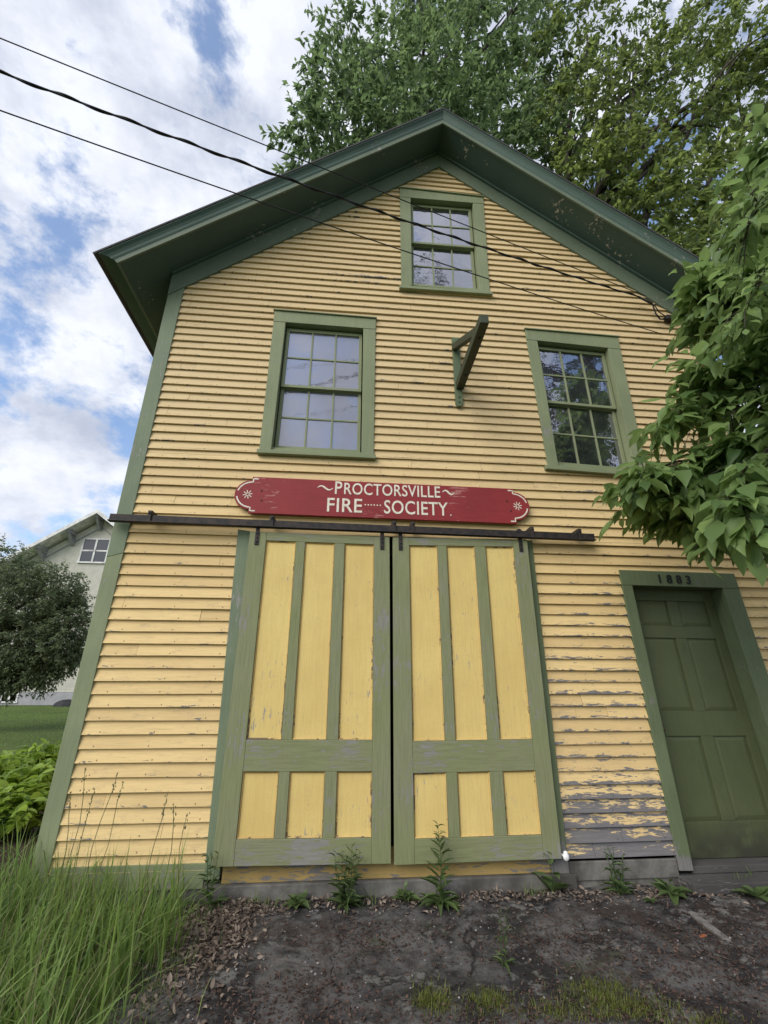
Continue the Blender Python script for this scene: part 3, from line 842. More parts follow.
for k in range(1):
    p = xz(450.8, 515.2, SY); mb = MB(); mb.prism([(p[0]+.007*math.cos(a), p[1]+.007*math.sin(a)) for a in np.linspace(0, 2*math.pi, 9)[:-1]], LY-.002, LY); mb.build('dot', M['white'], sign)
for k in range(6):
    p = xz(365.3+k*3.0, 504.8+k*.13, SY); mb = MB()
    mb.prism([(p[0]+.0075*math.cos(a), p[1]+.0075*math.sin(a)) for a in np.linspace(0, 2*math.pi, 9)[:-1]], LY-.002, LY); mb.build('dot', M['white'], sign)
def ribbon(pts, w, mb, taper=False):
    pts = [np.array(p) for p in pts]; n = len(pts); lo, hi = [], []
    for i, p in enumerate(pts):
        t = pts[min(i+1, n-1)]-pts[max(i-1, 0)]; t = t/np.linalg.norm(t); nn = np.array([-t[1], t[0]])*w/2
        if taper: nn = nn*(.35+.9*math.sin(math.pi*i/(n-1)))
        lo.append(p-nn); hi.append(p+nn)
    for i in range(n-1): 
        mb.add([(lo[i][0], LY, lo[i][1]), (lo[i+1][0], LY, lo[i+1][1]), (hi[i+1][0], LY, hi[i+1][1]), (hi[i][0], LY, hi[i][1])], [(0, 1, 2, 3)])
for x0, x1, yb in ((317.5, 333, 487.6), (442.2, 454.5, 492.2)):
    pts = [xz(lerp(x0, x1, f), yb-math.sin(f*2*math.pi)*1.9+f*.5, SY) for f in np.linspace(0, 1, 17)]
    mb = MB(); ribbon(pts, .014, mb, True); mb.build('flourish', M['white'], sign)
for sgn in (1, -1):
    mb = MB(); fr_ = .78
    ribbon([SL(sgn*(Lh-.03), Hh*.88), SL(sgn*(Lh+.0), Hh*.88), SL(sgn*(Lh+.017), Hh*.87), SL(sgn*(Lh+.017), Hh*.70)]+[SL(sgn*(Lh+.020+.135*math.sin(t)), Hh*.69*math.cos(t)) for t in np.linspace(.10, 1.28, 8)], .013, mb)
    mb.build('border_line', M['white'], sign)
    mb = MB()
    ribbon([SL(sgn*(Lh+.020+.135*math.sin(t)), Hh*.69*math.cos(t)) for t in np.linspace(1.75, math.pi-.10, 8)]+[SL(sgn*(Lh+.017), -Hh*.70), SL(sgn*(Lh+.017), -Hh*.87), SL(sgn*(Lh+.0), -Hh*.88), SL(sgn*(Lh-.03), -Hh*.88)], .013, mb)
    mb.build('border_line', M['white'], sign)
    c0 = np.array([sgn*(Lh+.055), 0]); mb = MB()
    for k in range(8):
        a = k*math.pi/4+.2; ribbon([SL(c0[0]+.011*math.cos(a), c0[1]+.011*math.sin(a)), SL(c0[0]+.045*math.cos(a), c0[1]+.045*math.sin(a))], .008, mb)
    mb.build('star', M['white'], sign)
for a, b_ in ((-Lh+.07, .045), (-Lh+.08, -.055), (Lh-.05, .05), (Lh-.02, -.055)):
    p = SL(a, b_); bo = MB(); bo.ball((p[0], SY-.002, p[1]), .009, 8, 5, (1, .5, 1)); bo.build('bolt', M['iron'], sign)

# ------------------------------------------------------------------ hoist bracket on the wall
hp = at(458.5, 372, 0)
hoist = thing('hoist_bracket', 'weathered green timber hoist bracket jutting from the upper wall', 'bracket', tuple(hp))
p_top, p_bot = at(455.5, 337.5, -.05), at(459.2, 405.5, -.05)
mb = MB(); mb.prism([(p_top[0]-.042, p_top[2]), (p_top[0]+.045, p_top[2]), (p_bot[0]+.045, p_bot[2]+.03), (p_bot[0]+.02, p_bot[2]-.01), (p_bot[0]-.02, p_bot[2]-.01), (p_bot[0]-.035, p_bot[2]+.03)], -.055, -.014)
mb.build('wall_plate', M['plate'], hoist, .004)
arm_a = at(459.6, 386, -.05)
# find how far the arm reaches: the end's pixel fixes it
best = min(np.linspace(.3, 1.4, 111), key=lambda d_: abs(at(485, 320, -d_)[2]-arm_a[2]))
arm_b = at(484.5, 320, -best); arm_b[2] = arm_a[2]+.02
mb = MB(); mb.beam(arm_a, arm_b, .085, .10); mb.build('arm', M['beam'], hoist, .006)
stt = at(454.5, 347, -.05); mid = lerp(arm_a, arm_b, .78)+np.array([-.0, 0, .055])
mb = MB(); mb.beam(stt, mid, .065, .075); mb.build('brace', M['beam'], hoist, .005)
for py in (343, 397, 402):
    p = at(456+(py-337)*.05, py, -.056); mb = MB(); mb.ball((p[0]+.005, -.057, p[2]), .010, 8, 5); mb.build('bolt', M['iron'], hoist)
for f in (.25, .8):
    p = lerp(arm_a, arm_b, f); mb = MB(); mb.ball((p[0], p[1], p[2]-.052), .012, 8, 5); mb.build('bolt', M['iron'], hoist)

# ------------------------------------------------------------------ utility wires
def wire(name, label, far_px, far_y, via, end, r, twist=False, sag=.25):
    a = at(*far_px, far_y); e = np.array(end)
    d0 = a-e; a = e+d0*1.6      # run on past the frame towards its pole
    n = 60; pts = []
    for k in range(n+1):
        f = k/n; p = lerp(a, e, f); p = p+np.array([0, 0, -sag*4*f*(1-f)]); pts.append(p)
    mb = MB(); mb.tube(pts, r, 6)
    if twist:
        pp = []
        for k in range(n*10+1):
            f = k/(n*10); i = min(int(f*n), n-1); g = f*n-i; p = lerp(pts[i], pts[i+1], g)
            pp.append(p+np.array([0, math.cos(f*n*2.6), math.sin(f*n*2.6)])*r*1.35)
        mb.tube(pp, r*.8, 5)
    o = mb.build(name, M['wire'], None, 0, True); tag(o, label, 'wire', 'service wires running to the right eave'); return o
ENDP = at(668, 318, -.10)
wire('utility_wire', 'uppermost thin wire crossing the sky and gable window', (0, 34), -2.0, None, at(646, 296, -.1), .0055, sag=.05)
wire('utility_wire', 'thick twisted service cable, middle of the three wires', (0, 51), -2.0, None, at(640, 297, -.12), .0085, True, sag=.24)
wire('utility_wire', 'lowest thin wire crossing the front of the gable', (0, 97), -2.0, None, at(662, 334, -.05), .0055, sag=.14)
con = thing('wire_connector', 'black splice block with a drooping cable loop under the right eave', 'connector', tuple(at(670, 319, -.05)))
mb = MB(); p0 = at(640, 297, -.12)
pts = [p0, at(652, 303, -.11), at(656, 314, -.1), at(660, 319, -.09), at(668, 319.5, -.06)]
mb.tube(pts, .010, 6); pts = [p0+[0, .02, .01], at(655, 306, -.09), at(659, 312, -.08), at(668, 318, -.06)]; mb.tube(pts, .007, 6)
mb.build('cable_loop', M['wire'], con, 0, True)
mb = MB(); p = at(670, 319, -.05); mb.box(p[0]-.07, p[0]+.07, -.09, -.02, p[2]-.035, p[2]+.035); mb.build('block', M['iron'], con, .01)

# ------------------------------------------------------------------ foliage tools
LEAF_NEAR = (np.array([(0,0,0),(.28,.235,.035),(.60,.225,.03),(1,0,-.10),(.60,-.225,.03),(.28,-.235,.035),(.30,0,-.01),(.64,0,-.02),(.84,.09,-.02),(.84,-.09,-.02)]),
             [(0,6,1),(6,7,2,1),(7,8,2),(7,3,8),(0,5,6),(6,5,4,7),(7,4,9),(7,9,3)])
LEAF_FAR = (np.array([(0,0,0),(.45,.21,.04),(1,0,-.08),(.45,-.21,.04)]), [(0,2,1),(0,3,2)])
def unit(a): return a/(np.linalg.norm(a, axis=-1, keepdims=True)+1e-9)
def leaves_mesh(name, pos, dirs, nrm, size, tint, tmpl, mat, parent):
    tv, tf = tmpl; n, k = len(pos), len(tv)
    d = unit(dirs); s = unit(np.cross(nrm, d)); u = np.cross(d, s)
    curl = RNG.normal(-.10, .22, n); wid = RNG.uniform(.75, 1.2, n); fold = RNG.uniform(-.3, .9, n)
    tu = tv[None, :, 2]+curl[:, None]*tv[None, :, 0]**2+fold[:, None]*np.abs(tv[None, :, 1])
    v = pos[:, None, :]+size[:, None, None]*(tv[None, :, 0:1]*d[:, None]+tv[None, :, 1:2]*wid[:, None, None]*s[:, None]+tu[:, :, None]*u[:, None])
    v = v.reshape(-1, 3)
    return raw_mesh(name, v, tf, n, k, np.repeat(tint, k), mat, parent)
def raw_mesh(name, v, tf, n, k, tint, mat, parent):
    me = bpy.data.meshes.new(name)
    lens = np.array([len(f) for f in tf]); flat = np.concatenate([np.array(f) for f in tf])
    loops = (flat[None]+(np.arange(n)*k)[:, None]).ravel(); tot = np.tile(lens, n)
    me.vertices.add(len(v)); me.vertices.foreach_set('co', v.astype(np.float32).ravel())
    me.loops.add(len(loops)); me.loops.foreach_set('vertex_index', loops.astype(np.int32))
    me.polygons.add(len(tot)); st = np.concatenate([[0], np.cumsum(tot)[:-1]])
    me.polygons.foreach_set('loop_start', st.astype(np.int32)); me.polygons.foreach_set('loop_total', tot.astype(np.int32))
    me.update(); me.validate()
    a = me.attributes.new('tint', 'FLOAT', 'POINT'); a.data.foreach_set('value', tint.astype(np.float32))
    me.polygons.foreach_set('use_smooth', [True]*len(me.polygons))
    return link_mesh(name, me, mat, parent)
def rand_dirs(n): return unit(RNG.normal(size=(n, 3)))

def foliage(clumps, spray_per, leaf_per, leaf, twig_len, droop=.4, shell=.55, up=.3):
    """clumps: (centre, radii, weight). returns leaf arrays and twig polylines"""
    P, Dr, N, T, tw = [], [], [], [], []
    for (c, r, w) in clumps:
        m = int(spray_per*w); c = np.array(c); r = np.array(r)
        rad = shell+(1-shell)*RNG.random(m)**.7; dirs = rand_dirs(m)
        lump = 1+.28*np.array([mnoise.noise(Vector(tuple(d_*2.3+c*.37))) for d_ in dirs])
        base = c+dirs*r*(rad*lump)[:, None]
        tdir = unit(dirs+np.array([0, 0, -droop*.5])+.6*RNG.normal(size=(m, 3))*.6)
        ctint = RNG.normal(.0, .16)
        for b_, td in zip(base, tdir):
            L = twig_len*RNG.uniform(.6, 1.25)
            side = unit(np.cross(td, (0, 0, 1)))
            tp = [b_-td*L*.5, b_, b_+td*L*.5+np.array([0, 0, -droop*.12*L])]; tw.append((c, tp))
            k = max(3, int(leaf_per*RNG.uniform(.7, 1.3)))
            f = RNG.random(k); sgn = np.where(np.arange(k) % 2 == 0, 1., -1.)
            pos = b_+td*((f-.5)*L)[:, None]+RNG.normal(size=(k, 3))*.03
            ld = td*.7+side*sgn[:, None]*.8+np.array([0, 0, -droop])+RNG.normal(size=(k, 3))*.35
            nn = np.array([0, 0, 1.])*up+RNG.normal(size=(k, 3))*.55+np.array([0, 0, .5])
            P.append(pos); Dr.append(ld); N.append(nn); T.append(np.clip(.40+ctint+RNG.normal(0, .26, k), 0, 1))
    P = np.concatenate(P); n = len(P)
    return P, np.concatenate(Dr), np.concatenate(N), leaf*RNG.uniform(.65, 1.25, n), np.concatenate(T), tw

def curve_pts(a, b_, n, wob, sag=0.):
    a = np.array(a, float); b_ = np.array(b_, float); L = np.linalg.norm(b_-a); out = []
    ph = RNG.random(3)*6
    for k in range(n+1):
        f = k/n; p = lerp(a, b_, f)+np.array([math.sin(f*5+ph[0]), math.sin(f*4+ph[1]), .5*math.sin(f*6+ph[2])])*wob*L*math.sin(math.pi*f)
        p[2] += sag*L*math.sin(math.pi*f); out.append(p)
    return out

def tree(name, label, base, top, r0, clumps, spray_per, leaf_per, leaf, twig, mats, cat='tree', tmpl=LEAF_FAR, droop=.4, group=None, split=.35, twig_r=.006, shell=.45):
    t = thing(name, label, cat, tuple(base), group)
    bk, lm = mats
    tb = MB(); trunk = curve_pts(base, top, 14, .025)
    tb.tube(trunk, [r0*(1-.85*k/14)*(1.25 if k == 0 else 1) for k in range(15)], 10)
    for (c, r, w) in clumps:
        c = np.array(c)
        i = int(np.clip(np.searchsorted([p[2] for p in trunk], c[2]-split*np.linalg.norm(c[:2]-np.array(base)[:2])-.6), 2, 13))
        s = trunk[i]; br = curve_pts(s, c, 7, .05, .05); rr = min(r0*.35, .02+.018*np.linalg.norm(c-s))
        tb.tube(br, [rr*(1-.8*k/7) for k in range(8)], 6)
        for _ in range(3):
            e = c+rand_dirs(1)[0]*np.array(r)*.8
            tb.tube(curve_pts(br[4], e, 4, .05), [rr*.45, rr*.35, rr*.25, rr*.15, rr*.08], 5)
    P, Dr, N, Sz, T, tw = foliage(clumps, spray_per, leaf_per, leaf, twig, droop, shell)
    tw_b = MB()
    for c, tp in tw:
        tw_b.tube(tp, [twig_r, twig_r*.7, twig_r*.35], 3, False)
    tb.add(tw_b.v, tw_b.f)
    tb.build('trunk', bk, t, 0, True)
    leaves_mesh('crown', P, Dr, N, Sz, T, tmpl, lm, t)
    return t

BARK = bark_mat('dark_bark', (.035,.028,.022), (.07,.06,.05))
M['lf_a'] = leaf_mat('maple_leaf_green', (.026,.056,.028), (.165,.235,.090), .5)
M['lf_b'] = leaf_mat('olive_leaf_green', (.028,.054,.016), (.190,.240,.062), .52)
M['lf_c'] = leaf_mat('broad_leaf_green', (.058,.112,.034), (.225,.320,.105), .42, .50)
M['lf_d'] = leaf_mat('shaded_crown_leaf', (.022,.040,.014), (.060,.090,.028), .18)  # shade put into the colour: dark copy of the bough leaf for mirrored crown
M['lf_bush'] = leaf_mat('dusky_bush_leaf', (.055,.080,.042), (.190,.230,.115), .4)
M['lf_hosta'] = leaf_mat('lime_perennial_leaf', (.095,.170,.024), (.29,.40,.060), .4)
M['lf_weed'] = leaf_mat('weed_leaf', (.050,.085,.025), (.11,.155,.055), .25)
M['grass'] = leaf_mat('long_grass_blade', (.045,.095,.022), (.240,.340,.090), .38)
M['dead'] = leaf_mat('dead_leaf_litter', (.060,.040,.030), (.32,.255,.20), .05, .85)
M['moss'] = leaf_mat('yellow_moss', (.06,.085,.014), (.17,.18,.035), .2)
M['stalk'] = leaf_mat('dry_straw', (.17,.165,.075), (.30,.26,.15), .2)
M['twig'] = plain('dry_twig', (.10,.075,.055), (.05,.04,.03), .9, 20)

def cl(px, py, y, r, w=1.0): return (at(px, py, y), (r, r, r*.9) if not hasattr(r, '__len__') else r, w)
# tall maple behind the house: crown over the ridge and left of it
cA = [cl(338,34,5,(.95,1.3,1.2),.32), cl(330,95,5,(1.2,1.5,1.3),.5), cl(312,150,4.8,(1.1,1.3,.9),.42), cl(352,120,5,1.5,.7), cl(376,85,5.5,(1.1,1.4,1.1),.4),
      cl(395,150,5,1.8,1), cl(405,55,6,1.9,1), cl(430,110,5.5,2.0,1.1), cl(440,10,6.5,2.2,1.1), cl(470,60,6,2.2,1.2), cl(480,130,5.5,2.0,1.1), cl(505,15,6.5,2.3,1.1),
      cl(520,90,6,2.2,1.1), cl(530,160,5.5,1.9,1.0), cl(460,-40,7,2.6,.9), cl(540,-20,7,2.6,.9), cl(415,-10,6.5,(1.3,1.6,1.2),.5)]
tree('maple_tree', 'tall dense maple tree rising behind the roof ridge of the fire house', (1.4, 9.5, .1), (1.6, 7.5, 24.), .42, cA, 122, 17, .26, .9, (BARK, M['lf_a']))
cB = [cl(560,60,5,1.9,.9), cl(575,130,4.6,1.9,1), cl(590,190,4.4,1.6,.9), cl(620,30,5,1.8,.8), cl(625,100,4.6,1.7,.85), cl(640,170,4.2,1.7,.9), cl(650,225,4,1.4,.8), cl(665,60,4.6,1.6,.7),
      cl(690,130,4.2,1.6,.75), cl(700,200,4,1.6,.8), cl(720,20,4.6,1.7,.9), cl(740,100,4.2,1.6,.8), cl(755,40,3.2,1.5,.9), cl(760,180,4,1.7,.8), cl(790,60,4.4,2.0,.8), cl(800,230,4,1.8,.8), cl(730,260,3.6,1.5,.9), cl(670,275,3.6,1.2,.7)]
tree('locust_tree', 'olive green tree with dark slanting stems behind the right roof slope', (8.2, 6.0, .1), (6.6, 4.8, 15.5), .32, cB, 112, 17, .24, .8, (BARK, M['lf_b']), droop=.6)

lt_ = [o for o in bpy.data.objects if o.name == 'locust_tree'][0]
for (pa, pb) in (((590,215,4.6),(655,20,5)), ((640,235,4.2),(700,60,4.6)), ((610,225,4.5),(690,-10,5.2)), ((560,190,5),(585,20,5.2)), ((700,250,4),(735,60,4.4)), ((760,230,3.8),(752,20,4.4))):
    sb = MB(); a_, e_ = at(*pa), at(*pb); root_ = np.array([lerp(a_[0], 8.0, .35), a_[1]+1.5, a_[2]-5.5])
    sb.tube(curve_pts(root_, a_, 4, .02)[:-1]+curve_pts(a_, e_, 8, .03), [.11]*4+[.10*(1-.85*k/8) for k in range(9)], 6); sb.build('stem', BARK, lt_, 0, True)
# broad-leaved tree at the right: low bough hangs in front of the wall, crown stands beside and behind the camera
def bough_tree():
    base = np.array([4.6, -2.2, float(gz(4.6, -2.2))]); t = thing('ash_tree', 'broad leaved tree whose low leafy bough hangs over the entry door', 'tree', tuple(base))
    tb = MB(); trunk = curve_pts(base, (4.9, -3.4, 11), 14, .02); tb.tube(trunk, [.24*(1-.8*k/14) for k in range(15)], 10)
    # boughs: polylines surveyed in the picture, each with its own depth
    boughs = [([(930,330,-1.9),(800,420,-1.5),(735,455,-1.25),(674,462,-1.1),(638,476,-1.05)], .022),
              ([(930,330,-1.9),(820,350,-1.6),(760,345,-1.45),(722,322,-1.3),(697,302,-1.25)], .020),
              ([(930,330,-1.9),(800,430,-1.2),(745,478,-1.0),(697,488,-.95),(654,496,-.95)], .018),
              ([(930,240,-2.0),(830,250,-1.8),(795,215,-1.65),(762,215,-1.5),(735,240,-1.4)], .018),
              ([(930,240,-2.0),(840,180,-1.9),(795,150,-1.8),(765,150,-1.7)], .014),
              ([(930,330,-1.9),(820,400,-1.4),(755,410,-1.3),(705,400,-1.2),(668,418,-1.1)], .018),
              ([(930,440,-1.5),(830,460,-1.2),(785,485,-1.05),(755,505,-1.0)], .014),
              ([(930,440,-1.6),(830,450,-1.4),(770,455,-1.2),(725,475,-1.1),(690,485,-1.0)], .014),
              ([(930,300,-2.0),(840,270,-1.9),(790,280,-1.7),(758,270,-1.6),(730,285,-1.5)], .014),
              ([(930,330,-1.9),(830,370,-1.7),(775,385,-1.5),(735,372,-1.4),(702,365,-1.3)], .016),
              ([(930,330,-1.9),(830,430,-1.6),(780,450,-1.45),(735,440,-1.4)], .014),
              ([(930,200,-2.1),(850,220,-2.0),(790,210,-1.9),(755,200,-1.8)], .012),
              ([(930,440,-1.5),(840,490,-1.1),(790,505,-1.0),(715,508,-.95)], .012),
              ([(930,240,-2.1),(850,320,-1.9),(800,340,-1.8),(765,330,-1.7)], .012),
              ([(930,300,-2.0),(840,300,-1.8),(785,310,-1.5),(740,300,-1.35),(706,288,-1.25)], .012),
              ([(960,200,-2.5),(860,160,-2.45),(800,150,-2.4),(765,185,-2.35),(748,225,-2.3)], .012),
              ([(960,200,-2.5),(870,240,-2.4),(810,250,-2.3),(765,275,-2.25),(742,310,-2.2)], .012),
              ([(960,200,-2.4),(860,400,-1.9),(790,430,-1.7),(745,470,-1.6),(728,505,-1.55)], .012),
              ([(930,440,-1.5),(840,500,-1.0),(780,520,-.9),(735,520,-.85),(690,512,-.8)], .012),
              ([(930,330,-1.8),(850,300,-1.7),(780,300,-1.6),(735,290,-1.45),(705,300,-1.35)], .014)]
    P, Dr, N, S, T = [], [], [], [], []
    hub = trunk[5]
    for pl, r in boughs:
        pts = [at(*p) for p in pl]; fine = []
        for a, b_ in zip(pts[:-1], pts[1:]): fine += curve_pts(a, b_, 5, .03)[:-1]
        fine.append(pts[-1]); n = len(fine)
        st = curve_pts(hub, fine[0], 5, .03)[:-1]
        tb.tube(st+fine, [.045]*len(st)+[r*(1-.85*k/n)+.002 for k in range(n)], 6)
        for k in range(3, n):
            for rep in range(4 if fine[k][2] < 3.0 else 3):
                p = fine[k]; tang = unit(fine[min(k+1, n-1)]-fine[k-1])
                sd = unit(np.cross(tang, (0, 0, 1)))*random.choice((-1, 1))
                td = unit(tang*.6+sd*RNG.uniform(.3, 1.1)+np.array([0, 0, RNG.uniform(-.6, .45)])+RNG.normal(size=3)*.2)
                L = RNG.uniform(.18, .42); tw = [p, p+td*L*.5, p+td*L+np.array([0, 0, -.06])]
                tb.tube(tw, [.004, .003, .0015], 4, False)
                m = RNG.integers(6, 11); ct = RNG.normal(0, .12)
                for j in range(m):
                    f = (j+.6)/m; q_ = lerp(p, tw[2], f); s2 = unit(np.cross(td, (0, 0, 1)))*(1 if j % 2 else -1)
                    ld = unit(td*.55+s2*.75+np.array([0, 0, -.55])+RNG.normal(size=3)*.22)
                    if j == m-1: ld = unit(td+np.array([0, 0, -.5]))
                    pet = q_+ld*.025
                    tb.tube([q_, pet], [.0015, .001], 3, False)
                    P.append(pet); Dr.append(ld); N.append(np.array([0, -.25, 1])+RNG.normal(size=3)*.33); S.append((RNG.uniform(.085, .16)+RNG.random()**2*.075)*(.62 if p[1] < -2.0 else 1)); T.append(np.clip(.45+ct+RNG.normal(0, .28), 0, 1))
    near = (np.array(P), np.array(Dr), np.array(N), np.array(S), np.array(T))
    # the high crown, outside the picture but mirrored in the panes
    cs = []
    for (x, y, z, r) in ((5.6,-4.8,9,1.9),(4.4,-6.2,10.5,1.9),(3.0,-6.6,12,1.6),(6.8,-6.5,8.5,2.2),(6.2,-7.6,11,2.2),(2.0,-6.0,12.6,1.3),(7.6,-5.0,10.5,2),(5.2,-7.5,8,1.7)):
        cs.append((np.array([x, y, z]), (r, r, r*.85), .42))
        s = trunk[9]; br = curve_pts(s, (x, y, z), 6, .05); tb.tube(br, [.07*(1-.8*k/6) for k in range(7)], 6)
    F = foliage(cs, 70, 14, .20, .8, .5, .35)
    tb.build('trunk', BARK, t, 0, True)
    lo = leaves_mesh('bough_foliage', *near, LEAF_NEAR, M['lf_c'], t)
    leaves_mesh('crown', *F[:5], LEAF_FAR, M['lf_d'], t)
bough_tree()

# small dense tree in front of the far house
cD = [cl(px, py, 9.5, r, w) for px, py, r, w in ((28,600,1.15,1),(55,590,.8,.6),(62,625,.8,.7),(20,640,1.2,1),(52,650,.95,.9),(-15,610,1.3,1),(-20,650,1.2,1),(5,570,.9,.7),(70,600,.45,.3),(30,668,.8,.8),(68,655,.5,.4),(0,672,.8,.7))]
b0 = at(-20, 715, 9.5)
tree('crabapple_tree', 'round dark bushy tree on the lawn before the pale house', (b0[0], 9.5, float(gz(b0[0], 9.5))), at(10, 600, 9.5), .14, cD, 230, 22, .095, .38, (BARK, M['lf_bush']), droop=.3, shell=.5)

# ------------------------------------------------------------------ far house on the left
HY = 21.0
M['hsiding'] = None
def lap_mat(name, col, pitch):
    m, t = new_mat(name); c = t.coord(); s = t.n('ShaderNodeSeparateXYZ'); t.l(c, s.inputs[0])
    f = t.math('FRACT', t.math('DIVIDE', s.outputs[2], pitch))
    k = t.mix(t.step(t.noise(c, 3, 5, .6), .35, .65), col, tuple(x*.88 for x in col))
    t.finish(k, .7, f, .9, .03, .2); return m
M['hsiding'] = lap_mat('pale_lap_siding', (.66,.64,.555), .14)
M['hwhite'] = plain('white_house_trim', (.80,.80,.77), None, .6, 4)
M['hfound'] = plain('grey_house_foundation', (.36,.36,.37), (.30,.30,.31), .9, 3)
M['hroof'] = plain('grey_house_roof', (.16,.16,.165), None, .9, 6)
hb0 = at(40, 705, HY); hpk = at(98, 510, HY-.8); sl_a = at(0, 561, HY-.8)
slope = (hpk[2]-sl_a[2])/(hpk[0]-sl_a[0]); half = 5.4
far = thing('farmhouse', 'pale clapboard house with gable brackets beyond the lawn', 'house', (hpk[0], HY, hb0[2]))
zf = at(40, 692, HY)[2]; xl_, xr_ = hpk[0]-half, hpk[0]+half
zw = hpk[2]-.30
MB().prism([(xl_, zf), (xr_, zf), (xr_, zw-slope*half), (hpk[0], zw), (xl_, zw-slope*half)], HY, HY+9).build('wall', M['hsiding'], far)
MB().box(xl_-.03, xr_+.03, HY-.05, HY+9.05, hb0[2]-.6, zf-.01).build('foundation', M['hfound'], far)
rm = MB(); ov = 1.0
for sg in (-1, 1):
    e = (hpk[0]+sg*(half+ov), hpk[2]-slope*(half+ov))
    rm.prism([(hpk[0], hpk[2]), e, (e[0], e[1]-.16), (hpk[0], hpk[2]-.16)], HY-.8, HY+9.6)
hr = rm.build('roof', M['hroof'], far)
sf = MB()
for sg in (-1, 1):
    e = (hpk[0]+sg*(half+ov), hpk[2]-slope*(half+ov))
    sf.prism([(hpk[0], hpk[2]-.165), (e[0], e[1]-.165), (e[0], e[1]-.19), (hpk[0], hpk[2]-.19)], HY-.8, HY+9.6)
sf.build('soffit', M['hwhite'], hr)
fm = MB()
for sg in (-1, 1):
    e = (hpk[0]+sg*(half+ov), hpk[2]-slope*(half+ov))
    fm.prism([(hpk[0], hpk[2]+.03), (e[0], e[1]+.03), (e[0], e[1]-.2), (hpk[0], hpk[2]-.2)], HY-.86, HY-.805)
fm.build('fascia', M['hwhite'], hr)
fz = MB()
for sg in (-1, 1):
    a_, e_ = np.array([hpk[0], zw-.42]), np.array([hpk[0]+sg*half, zw-.42-slope*half])
    fz.prism([a_, e_, e_+[0, -.07], a_+[0, -.07]], HY-.04, HY-.002)
fz.build('frieze', M['hfound'], far)
for k in (-3, -2, -1, 0, 1, 2, 3):
    x = hpk[0]+k*1.32+(-.05 if k == 0 else 0); z = hpk[2]-slope*abs(x-hpk[0])-.17
    br = MB(); br.box(x-.09, x+.09, HY-.7, HY-.01, z-.2, z-.02); br.prism([(x-.09, z-.75), (x+.09, z-.75), (x+.09, z-.2), (x-.09, z-.2)], HY-.14, HY-.01)
    br.beam((x, HY-.1, z-.68), (x, HY-.6, z-.2), .14, .14); br.build('bracket', M['hfound'], far)
def far_window(px0, py0, px1, py1, cols, basement=False):
    p0 = at(px0, py0, HY-.06); p1 = at(px1, py1, HY-.06); x0, x1, z1, z0 = p0[0], p1[0], p0[2], p1[2]
    f = MB(); w = .08
    f.box(x0, x1, HY-.08, HY-.003, z1-w, z1); f.box(x0-.04, x1+.04, HY-.10, HY-.003, z0, z0+w)
    xs_ = [x0+(x1-x0)*k/cols for k in range(cols+1)]
    for k, x in enumerate(xs_):
        a = x if k == 0 else (x-w if k == cols else x-w*.6)
        b_ = x+w if k == 0 else (x if k == cols else x+w*.6); f.box(a, b_, HY-.078, HY-.003, z0+w, z1-w)
    if not basement:
        zm = (z0+z1)/2
        for k in range(cols): f.box(xs_[k]+w, xs_[k+1]-w, HY-.065, HY-.003, zm-.04, zm+.04)
    win = f.build('window', M['hwhite'], far)
    g = MB(); g.add([(x0+.05, HY-.05, z0+.05), (x1-.05, HY-.05, z0+.05), (x1-.05, HY-.05, z1-.05), (x0+.05, HY-.05, z1-.05)], [(0, 1, 2, 3)]); g.build('pane', M['far_glass'], win)
far_window(84, 538, 105.5, 563.5, 2)
far_window(1.5, 693, 16.5, 703, 2, True)
# dark bundle at the foot of the far house
p0 = at(72, 711.5, HY-1.2)
bnd = thing('firewood_bin', 'low black lumpy heap against the pale house foundation', 'heap', tuple(p0))
mb = MB(); mb.ball((p0[0]-.3, HY-1.2, p0[2]+.22), .5, 12, 8, (1.2, .8, .62)); mb.ball((p0[0]+.5, HY-1.15, p0[2]+.26), .5, 12, 8, (1.2, .8, .75)); mb.box(p0[0]-.8, p0[0]+1, HY-1.5, HY-.8, p0[2]-.05, p0[2]+.22)
mb.build('heap_body', plain('black_tarpaulin', (.02,.02,.022), None, .6, 6), bnd, .03)

# ------------------------------------------------------------------ grass, plants and litter
def blades(name, xy, h, wdt, tint, lean, mat, label, cat, segs=4, kind='stuff', zoff=0., parent=None):
    n = len(xy); z = np.array([gzn(a, b_) for a, b_ in xy])+zoff
    az = RNG.random(n)*2*math.pi; dirv = np.stack([np.cos(az), np.sin(az), np.zeros(n)], 1)
    if lean is not None: dirv = unit(dirv+lean)
    bend = RNG.uniform(.05, 1.15, n)**1.4
    side = np.stack([-dirv[:, 1], dirv[:, 0], np.zeros(n)], 1)
    root = np.stack([xy[:, 0], xy[:, 1], z-.01], 1)
    k = segs*2+1; V = np.zeros((n, k, 3))
    for s in range(segs+1):
        f = s/segs
        c = root+dirv*(bend*h*f**2)[:, None]+np.array([0, 0, 1.])*(h*(f-.35*bend*f**2.2))[:, None]
        w = wdt*(1-f**1.5)*.5
        if s < segs: V[:, 2*s] = c-side*w[:, None]; V[:, 2*s+1] = c+side*w[:, None]
        else: V[:, 2*s] = c
    tf = [(2*s, 2*s+1, 2*s+3, 2*s+2) for s in range(segs-1)]+[(2*segs-2, 2*segs-1, 2*segs)]
    o = raw_mesh(name, V.reshape(-1, 3), tf, n, k, np.repeat(tint, k), mat, parent)
    if parent is None: tag(o, label, cat, None, kind)
    return o
